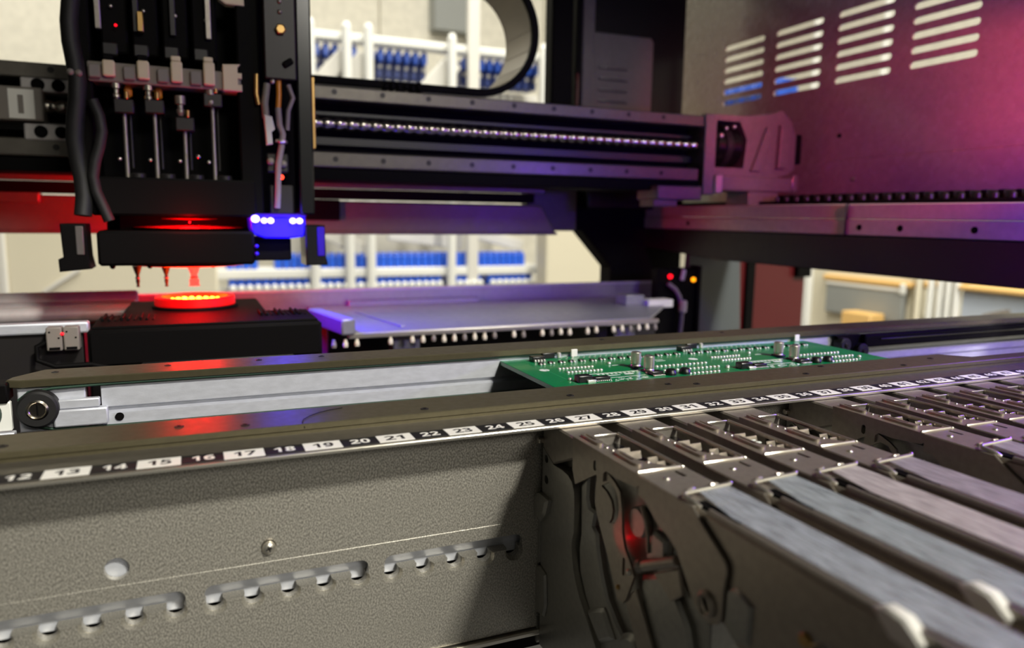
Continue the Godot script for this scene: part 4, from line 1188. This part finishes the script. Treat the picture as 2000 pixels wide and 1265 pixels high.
	part("column_clip", Geo.new().box(Vector3(-43.6, 122.6, -212), Vector3(5, 3, 2), 0.6, Basis(Vector3(0, 0, 1), 0.6)), M.black, col)
	part("side_bar", Geo.new().span(-39.4, -32.4, 52, 230, -232, -213.6, 0.8), M.black_gloss, o)
	part("edge_strip", Geo.new().span(-32.4, -30.8, 84, 118, -232, -216, 0.3), M.brass, o)
	var cb := part("cable", Geo.new().tube([Vector3(-47.6, 116, -216), Vector3(-47.8, 108, -215), Vector3(-48.4, 101, -214.6)], 1.3), M.amber_plastic, o, "amber ribbon cable")
	part("ferrule", Geo.new().ball(Vector3(-50.6, 114, -214), 1.2), M.bright_steel, cb)
	part("cable", Geo.new().tube([Vector3(-48.4, 102, -214.6), Vector3(-48, 94, -214), Vector3(-46.6, 90, -214), Vector3(-47.4, 84, -214), Vector3(-49, 76, -214.6), Vector3(-49.6, 62, -215), Vector3(-50, 55, -216)], 1.5), M.cable_grey, o)
	part("cable", Geo.new().tube([Vector3(-53, 113, -216), Vector3(-54.4, 104, -215), Vector3(-54, 97, -215)], 1.7), M.valve_grey, o)
	part("cable", Geo.new().tube([Vector3(-43.4, 113, -215), Vector3(-41.4, 107, -214), Vector3(-43.8, 101, -214), Vector3(-44.4, 92, -215)], 1.1), M.cable_grey, o)
	part("cable", Geo.new().tube([Vector3(-57.6, 117, -216), Vector3(-58, 108, -215), Vector3(-57.2, 103, -215)], 1.1), M.brass, o)
	part("white_connector", Geo.new().slab(P([-55, 98.5, -51.4, 97.8, -50.2, 92, -51.8, 90.6, -51.4, 85, -54.2, 84.4]), [], -217, -213, ZF, 0.5), M.off_white, o, "white cable connector")
	part("hose_clamp", Geo.new().ring(Vector3(-47.4, 85.6, -214), Vector3(0.1, 1, 0), 1.6, 2.8, 1.6, 0.3, 18), M.bright_steel, o)
	part("relay", Geo.new().span(-54, -44, 72, 81, -224, -217, 0.6), M.dark_metal, o)
	for q in [[-52.4, 77], [-46.6, 76]]:
		part("relay_pin", Geo.new().ball(Vector3(q[0], q[1], -216), 1.8), M.valve_grey, o)
	part("pilot_light", Geo.new().ring(Vector3(-47.8, 69.6, -214.6), Vector3(0, 0.2, 1), 0.5, 1.2, 0.5, 0.1, 18), M.pilot_orange, o, "small orange pilot light")
	part("lamp_stem", Geo.new().span(-53, -42, 52, 66, -224, -217, 0.6), M.dark_metal, o)
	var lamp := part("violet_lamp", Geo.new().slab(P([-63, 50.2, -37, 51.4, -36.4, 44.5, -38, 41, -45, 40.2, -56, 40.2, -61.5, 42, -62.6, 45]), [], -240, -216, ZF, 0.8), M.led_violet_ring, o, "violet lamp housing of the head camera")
	part("lamp_rim", Geo.new().span(-62.6, -36.6, 50.2, 52.2, -242, -215, 0.5), M.violet_lens_and_light, lamp)
	for q in [[-60.4, 49.6, 2.0], [-56.4, 48.8, 1.5], [-53.4, 48.8, 1.6], [-43.0, 48.8, 1.6], [-39.8, 48.8, 1.6]]:
		part("violet_led", Geo.new().ball(Vector3(q[0], q[1], -214.8), q[2], 12, 0.9), M.led_violet, lamp)
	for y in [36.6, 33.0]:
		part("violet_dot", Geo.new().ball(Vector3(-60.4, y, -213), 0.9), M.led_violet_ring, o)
	var w := OmniLight3D.new()
	w.name = "led_glow"
	w.light_color = Color(0.30, 0.22, 1.0)
	w.light_energy = 0.0008
	w.light_size = 0.01
	w.shadow_enabled = true
	w.position = (Vector3(-48, 43.5, -211) - origin[o]) * MM
	o.add_child(w)
	part("camera_body", Geo.new().span(-61, -43, 29, 40.2, -262, -224, 0.8), M.black, o)
	part("right_bracket", Geo.new().slab(P([-37.4, 46.8, -27.8, 46.8, -27.4, 31, -26.6, 27, -37.2, 27]), [], -234, -214, ZF, 0.6), M.black_gloss, o)
	part("bracket_strip", Geo.new().span(-31.6, -28.2, 31.6, 46, -214.4, -213, 0.5), M.violet_lens_and_light, o, "pale bracket strip, violet light put into its colour")  # white plate tinted violet for the lamp light on it
	var v := SpotLight3D.new()
	v.name = "violet_glow"
	v.light_color = Color(0.26, 0.14, 1.0)
	v.light_energy = 0.05
	v.light_size = 0.01
	v.spot_angle = 62.0
	v.spot_angle_attenuation = 0.6
	v.spot_range = 2.0
	v.shadow_enabled = true
	v.position = (Vector3(-38, 39.4, -246) - origin[o]) * MM
	v.basis = Basis.looking_at(Vector3(0.55, -1.0, -0.2))
	o.add_child(v)
	# cable bundle down the left side
	var path := []
	for i in 15:
		path.append(Vector3(-131.6 + sin(i * 1.1) * 1.2 - i * 0.1, 165 - i * 8.2, -214 + cos(i * 0.8) * 1.5))
	part("cable_bundle", Geo.new().tube(path, 3.6, 12), M.rubber, o, "black cable bundle")
	path = []
	for i in 9:
		path.append(Vector3(-126 + i * 0.2 + sin(i * 0.9) * 2.6, 100 - i * 6.5, -212.6))
	part("cable_bundle", Geo.new().tube(path, 2.4, 10), M.rubber, o)
	for q in [[-133.2, 110.6], [-130.2, 110.4]]:
		part("cable_tie", Geo.new().ball(Vector3(q[0], q[1], -209.8), 1.5), M.valve_grey, o)


# ------------------------------------------------------------------ side axis (rail along the depth of the machine)
func build_side_axis() -> void:
	var o := thing("side_rail", "long steel side rail lit pink and violet, on a black beam along the right wall", "rail", Vector3(320, 19, -300))
	part("rail_upper", Geo.new().span(295, 346, 53.6, 63.2, -545, 20, 0.6), M.rail_metal, o)
	part("rail_lower", Geo.new().span(294.2, 346, 43.6, 53.4, -545, 20, 0.5), M.rail_metal, o)
	part("beam", Geo.new().slab(P([-470, 43.4, -470, 32, -434, 27, -315, 20.4, 20, 19.4, 20, 43.4]), [], 295.2, 350, XF, 0.6), M.black_beam, o, "black painted beam under the rail")
	part("joint", Geo.new().span(292.5, 295.4, 43.6, 63.3, -189.2, -188.9), M.dark_metal, o)
	for z in [-354.6, -179.1, -149.7, -104]:
		part("rail_screw", Geo.new().ring(Vector3(294.3, 48.6, z), Vector3(-1, 0, 0), 0.0, 1.9, 0.3, 0.05, 20), M.black, o)
	part("bed_strip", Geo.new().span(306, 356, 63.2, 66, -545, 20, 0.3), M.black, o)
	for i in 27:
		var z := -268.0 + i * 9.6
		part("rack_bolt", Geo.new().lathe([Vector2(0, 0), Vector2(1.7, 0), Vector2(1.7, 2.4), Vector2(1.2, 3.0), Vector2(0, 3.2)], Vector3(309, 66, z), Vector3.UP, 14), M.dark_metal, o)
		part("rack_tooth", Geo.new().span(313, 356, 66, 70.6, z - 2.0, z + 2.2, 0.6), M.black, o)
	var s := part("beam_sticker", Geo.new().span(294.6, 295.3, 27.8, 38.2, -467, -436, 0.2), M.sticker_white, o, "small white sticker on the beam")
	for i in 3:
		part("sticker_mark", Geo.new().span(294.4, 294.7, 30.4, 35.6, -459 + i * 7, -456 + i * 7, 0.05), M.valve_grey, s)


func build_small_things() -> void:
	pass


# ------------------------------------------------------------------ what stands in the hall behind the machine
func build_background() -> void:
	# white feeder rack: tubes, top rail, shelf and base ledge
	var o := thing("feeder_rack", "tall white tube rack with shelves holding blue feeders behind the machine", "rack", Vector3(370, -950, -1640))
	for q in [[174, 482], [255, 482], [305, 484], [506, 482], [750, 482]]:
		part("post", Geo.new().lathe([Vector2(0, 0), Vector2(11, 0), Vector2(11, q[1] + 938), Vector2(7, q[1] + 948), Vector2(0, q[1] + 950)], Vector3(q[0], -950, -1600), Vector3.UP, 18), M.white_paint, o)
	part("tall_post", Geo.new().span(552, 580, -950, 700, -1630, -1606, 4), M.off_white, o, "taller square post")
	part("top_rail", Geo.new().span(-40, 800, 443, 463, -1660, -1622, 4), M.white_paint, o)
	part("middle_shelf", Geo.new().span(-40, 770, -97, -76, -1720, -1612, 3), M.white_paint, o)
	part("base_ledge", Geo.new().span(-40, 770, -160, -126, -1740, -1596, 3), M.white_paint, o)
	part("back_sheet", Geo.new().span(-40, 800, 200, 378, -1760, -1740, 3), M.off_white, o)
	part("lower_sheet", Geo.new().span(150, 770, -76, 120, -1990, -1980, 3), M.off_white, o)
	for q in [[250, 1], [296, 1], [500, 1.3]]:
		part("slanted_chute", Geo.new().box(Vector3(q[0] - 26, 372, -1632), Vector3(46, 110 * q[1], 12), 3, Basis(Vector3(0, 0, 1), -0.75)), M.off_white, o, "slanted pale chute")
	part("lower_chute", Geo.new().box(Vector3(240, -8, -1640), Vector3(150, 34, 12), 3, Basis(Vector3(0, 0, 1), -0.45)), M.off_white, o)
	part("lower_chute", Geo.new().box(Vector3(470, -2, -1700), Vector3(200, 44, 12), 3, Basis(Vector3(0, 0, 1), -0.12)), M.off_white, o)
	part("lower_chute", Geo.new().box(Vector3(660, -8, -1690), Vector3(160, 30, 12), 3, Basis(Vector3(0, 0, 1), -0.25)), M.off_white, o)
	# feeders hanging in the top row
	var top: Node3D
	for i in 27:
		var x := 196.0 + i * 21.4
		if i in [5, 13, 14, 16]:
			continue
		var at := Vector3(x, 330, -1668)
		if top == null:
			top = thing("hanging_feeder", "blue feeder with rounded light blue handle hanging under the rack's top rail", "feeder", at, "blue feeders hanging under the top rail of the rack")
			part("body", Geo.new().span(x - 8, x + 8, 378, 436, -1720, -1668, 2), M.deep_blue, top)
			part("handle", Geo.new().slab(stadium(x, 427, 13, 30, 6), [], -1668, -1650, ZF, 2), M.blue_plastic, top)
			part("end_cap", Geo.new().ball(Vector3(x, 402, -1664), 5.0, 10), M.off_white, top)
		else:
			copy(top, at, top.get_meta("label"))
	# small blue feeders standing on the middle shelf
	var mid: Node3D
	for i in 42:
		var x := -10.0 + i * 17.6
		if x > 60 and x < 196 and i % 3 != 0 and x < 100:
			continue
		var at := Vector3(x, -76, -1640)
		var h := 30.0
		if mid == null:
			mid = thing("standing_feeder", "small bright blue feeder standing in the row on the middle shelf of the white rack", "feeder", at, "blue feeders on the middle shelf of the rack")
			part("body", Geo.new().span(x - 7.4, x + 7.4, -76, -76 + h, -1668, -1630, 2), M.blue_plastic, mid)
			part("cap", Geo.new().span(x - 5.6, x + 5.6, -76 + h, -76 + h + 6, -1660, -1632, 2), M.blue_plastic, mid)
		else:
			copy(mid, at, mid.get_meta("label"))
	# bottom row with round white ends
	var low: Node3D
	for i in 42:
		var x := -6.0 + i * 17.9
		if i in [34, 28]:
			continue
		var at := Vector3(x, -126, -1612)
		if low == null:
			low = thing("stored_feeder", "dark blue feeder with a round white end on the bottom ledge of the white rack", "feeder", at, "blue feeders with white ends on the bottom ledge of the rack")
			part("body", Geo.new().span(x - 7.6, x + 7.6, -125, -98, -1690, -1618, 2), M.blue_plastic, low)
			part("round_end", Geo.new().ball(Vector3(x, -117, -1606), 8.2, 14), M.white_paint, low)
			part("foot", Geo.new().span(x - 6, x + 6, -126, -119, -1640, -1606, 1), M.deep_blue, low)
		else:
			copy(low, at, low.get_meta("label"))
	# column on the back wall
	single("wall_duct", Geo.new().span(762, 922, 722, 1750, -2632, -2560, 4), M.grey_laminate, "grey duct coming down the back wall behind the tall post", "duct")
	# pale cabinet behind the head, lower left
	var c := thing("cream_cabinet", "large cream cabinet behind the machine, left of the white rack", "cabinet", Vector3(-228, -950, -1560))
	part("body", Geo.new().span(-409, -40, -950, 60, -1640, -1500, 4), M.cream_plastic, c)
	part("side_frame", Geo.new().span(-424, -409, -950, 60, -1640, -1496, 3), M.off_white, c)
	part("brace", Geo.new().box(Vector3(-322, -84, -1497), Vector3(80, 8, 6), 2, Basis(Vector3(0, 0, 1), 0.6)), M.off_white, c)
	# side cabinets on the right, facing the machine
	var k := thing("side_cabinet", "pale cabinet with a wooden top edge and a grey front, seen under the side beam", "cabinet", Vector3(1560, -950, -1220))
	part("body", Geo.new().span(1500, 1700, -950, -60, -1445, -1098, 4), M.cream_plastic, k)
	part("top_edge", Geo.new().span(1486, 1700, -106, -92, -1360, -1090, 3), M.wood, k, "wooden top edge")
	part("grey_front", Geo.new().span(1484, 1500, -192, -112, -1344, -1106, 3), M.grey_laminate, k, "grey front panel")
	part("trim", Geo.new().span(1482, 1500, -118, -110, -1344, -1106, 2), M.off_white, k)
	part("hinge", Geo.new().span(1478, 1490, -122, -96, -1112, -1100, 2), M.white_paint, k)
	part("side_stile", Geo.new().span(1484, 1500, -950, -70, -1440, -1404, 3), M.white_paint, k)
	single("cardboard_box", Geo.new().span(1430, 1480, -262, -174, -1236, -1147, 3), M.wood, "tan box under the grey cabinet front", "box")
	single("box_stand", Geo.new().span(1420, 1482, -950, -262.5, -1260, -1120, 3), M.off_white, "pale stand below the tan box", "stand")
	var p := thing("tube_frame", "white upright tubes beside the pale cabinet", "frame", Vector3(1500, -950, -1020))
	for z in [-1072, -1040, -1016, -996, -976]:
		part("tube", Geo.new().span(1488, 1504, -950, 40, z - 7, z + 7, 4), M.white_paint if z > -1060 else M.cream_plastic, p)
	part("dark_gap", Geo.new().span(1499, 1504, -950, -120, -1012, -1000, 1), M.grey_laminate, p)
	var k2 := thing("side_cabinet", "pale blue-grey cabinet with a wooden top edge at the right frame edge", "cabinet", Vector3(1560, -950, -820))
	part("body", Geo.new().span(1500, 1700, -950, -97, -968, -700, 4), M.pale_blue_laminate, k2)
	part("top_edge", Geo.new().span(1486, 1700, -97, -86, -968, -700, 3), M.wood, k2)
	part("shelf_edge", Geo.new().span(1484, 1500, -182, -172, -968, -700, 3), M.wood, k2)
	single("dark_tool", Geo.new().slab(P([-892, -168, -892, -142, -870, -134, -844, -126, -840, -148, -850, -168]), [], 1462, 1483, XF, 3).box(Vector3(1470, -146, -832), Vector3(12, 24, 24), 3), M.valve_grey, "grey tool lying before the blue-grey cabinet", "tool")


# rack by the side wall, seen through the vent slots
func build_vent_view() -> void:
	var o := thing("side_rack", "white rack with blue bins glimpsed through the vent slots", "rack", Vector3(1960, -950, -2100))
	part("shelf", Geo.new().span(1880, 2060, 455, 475, -2420, -1560, 3), M.white_paint, o)
	for z in [-2420, -1840, -1560]:
		part("post", Geo.new().span(1870, 1890, -950, 900, z - 8, z + 8, 3), M.white_paint, o)
	var proto: Node3D
	for i in 8:
		if i > 5:
			break
		var z := -2375.0 + i * 66
		var at := Vector3(1930, 475, z)
		if proto == null:
			proto = thing("storage_bin", "blue storage bin on the shelf of the side rack", "bin", at, "blue bins on the side rack")
			part("body", Geo.new().span(1888, 1980, 475, 560, z - 28, z + 28, 5), M.blue_plastic, proto)
			part("front_lip", Geo.new().span(1880, 1890, 475, 530, z - 24, z + 24, 3), M.deep_blue, proto)
		else:
			copy(proto, at, proto.get_meta("label"))


# ------------------------------------------------------------------ second head of the machine, parked just outside the frame
func build_front_lamps() -> void:
	var o := thing("placement_head", "second placement head parked beside the opening, outside the frame", "placement head", Vector3(270, 60, 40))
	part("body", Geo.new().span(236, 300, 150, 230, 96, 140, 2), M.black, o)
	part("red_lamp", Geo.new().box(Vector3(235, 150, 56), Vector3(10, 10, 6), 1, Basis(Vector3.UP, -0.43)), M.led_red_band, o)
	part("lamp_arm", Geo.new().span(226, 244, 155, 164, 54, 120, 1), M.black, o)
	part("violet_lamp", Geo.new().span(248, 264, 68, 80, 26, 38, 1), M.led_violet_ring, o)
	part("violet_arm", Geo.new().span(250, 262, 78, 162, 70, 80, 1), M.black, o)
	part("arm_foot", Geo.new().span(250, 262, 76, 84, 30, 80, 1), M.black, o)
	part("shadow_flag", Geo.new().slab(P([-13.5, 124, 9, 124, 9, 134, -3.5, 136, -3.5, 148, -6, 151, -13.5, 151]), [P([-12, 137, -8.6, 137, -8.6, 146, -12, 146])], 261, 262.2, XF), M.black, o)  # unseen plate, added and shaped to throw a shadow on the vented wall
	part("flag_post", Geo.new().span(262, 268, 124, 134, 0, 80, 0.5), M.black, o)
	part("beam", Geo.new().span(240, 300, 160, 176, -20, 120, 1), M.black, o)
	var r := SpotLight3D.new()
	r.name = "red_glow"
	r.light_color = Color(1.0, 0.32, 0.42)
	r.light_energy = 0.11
	r.light_size = 0.006
	r.spot_angle = 31.0
	r.spot_angle_attenuation = 0.3
	r.spot_range = 2.0
	r.shadow_enabled = true
	r.position = (Vector3(237, 150, 51) - origin[o]) * MM
	r.basis = Basis.looking_at(Vector3(0.14, -0.012, -0.215))
	o.add_child(r)
	var v := OmniLight3D.new()
	v.name = "violet_glow"
	v.light_color = Color(0.45, 0.20, 1.0)
	v.light_energy = 0.03
	v.light_size = 0.008
	v.shadow_enabled = true
	v.position = (Vector3(258, 74, 22) - origin[o]) * MM
	o.add_child(v)
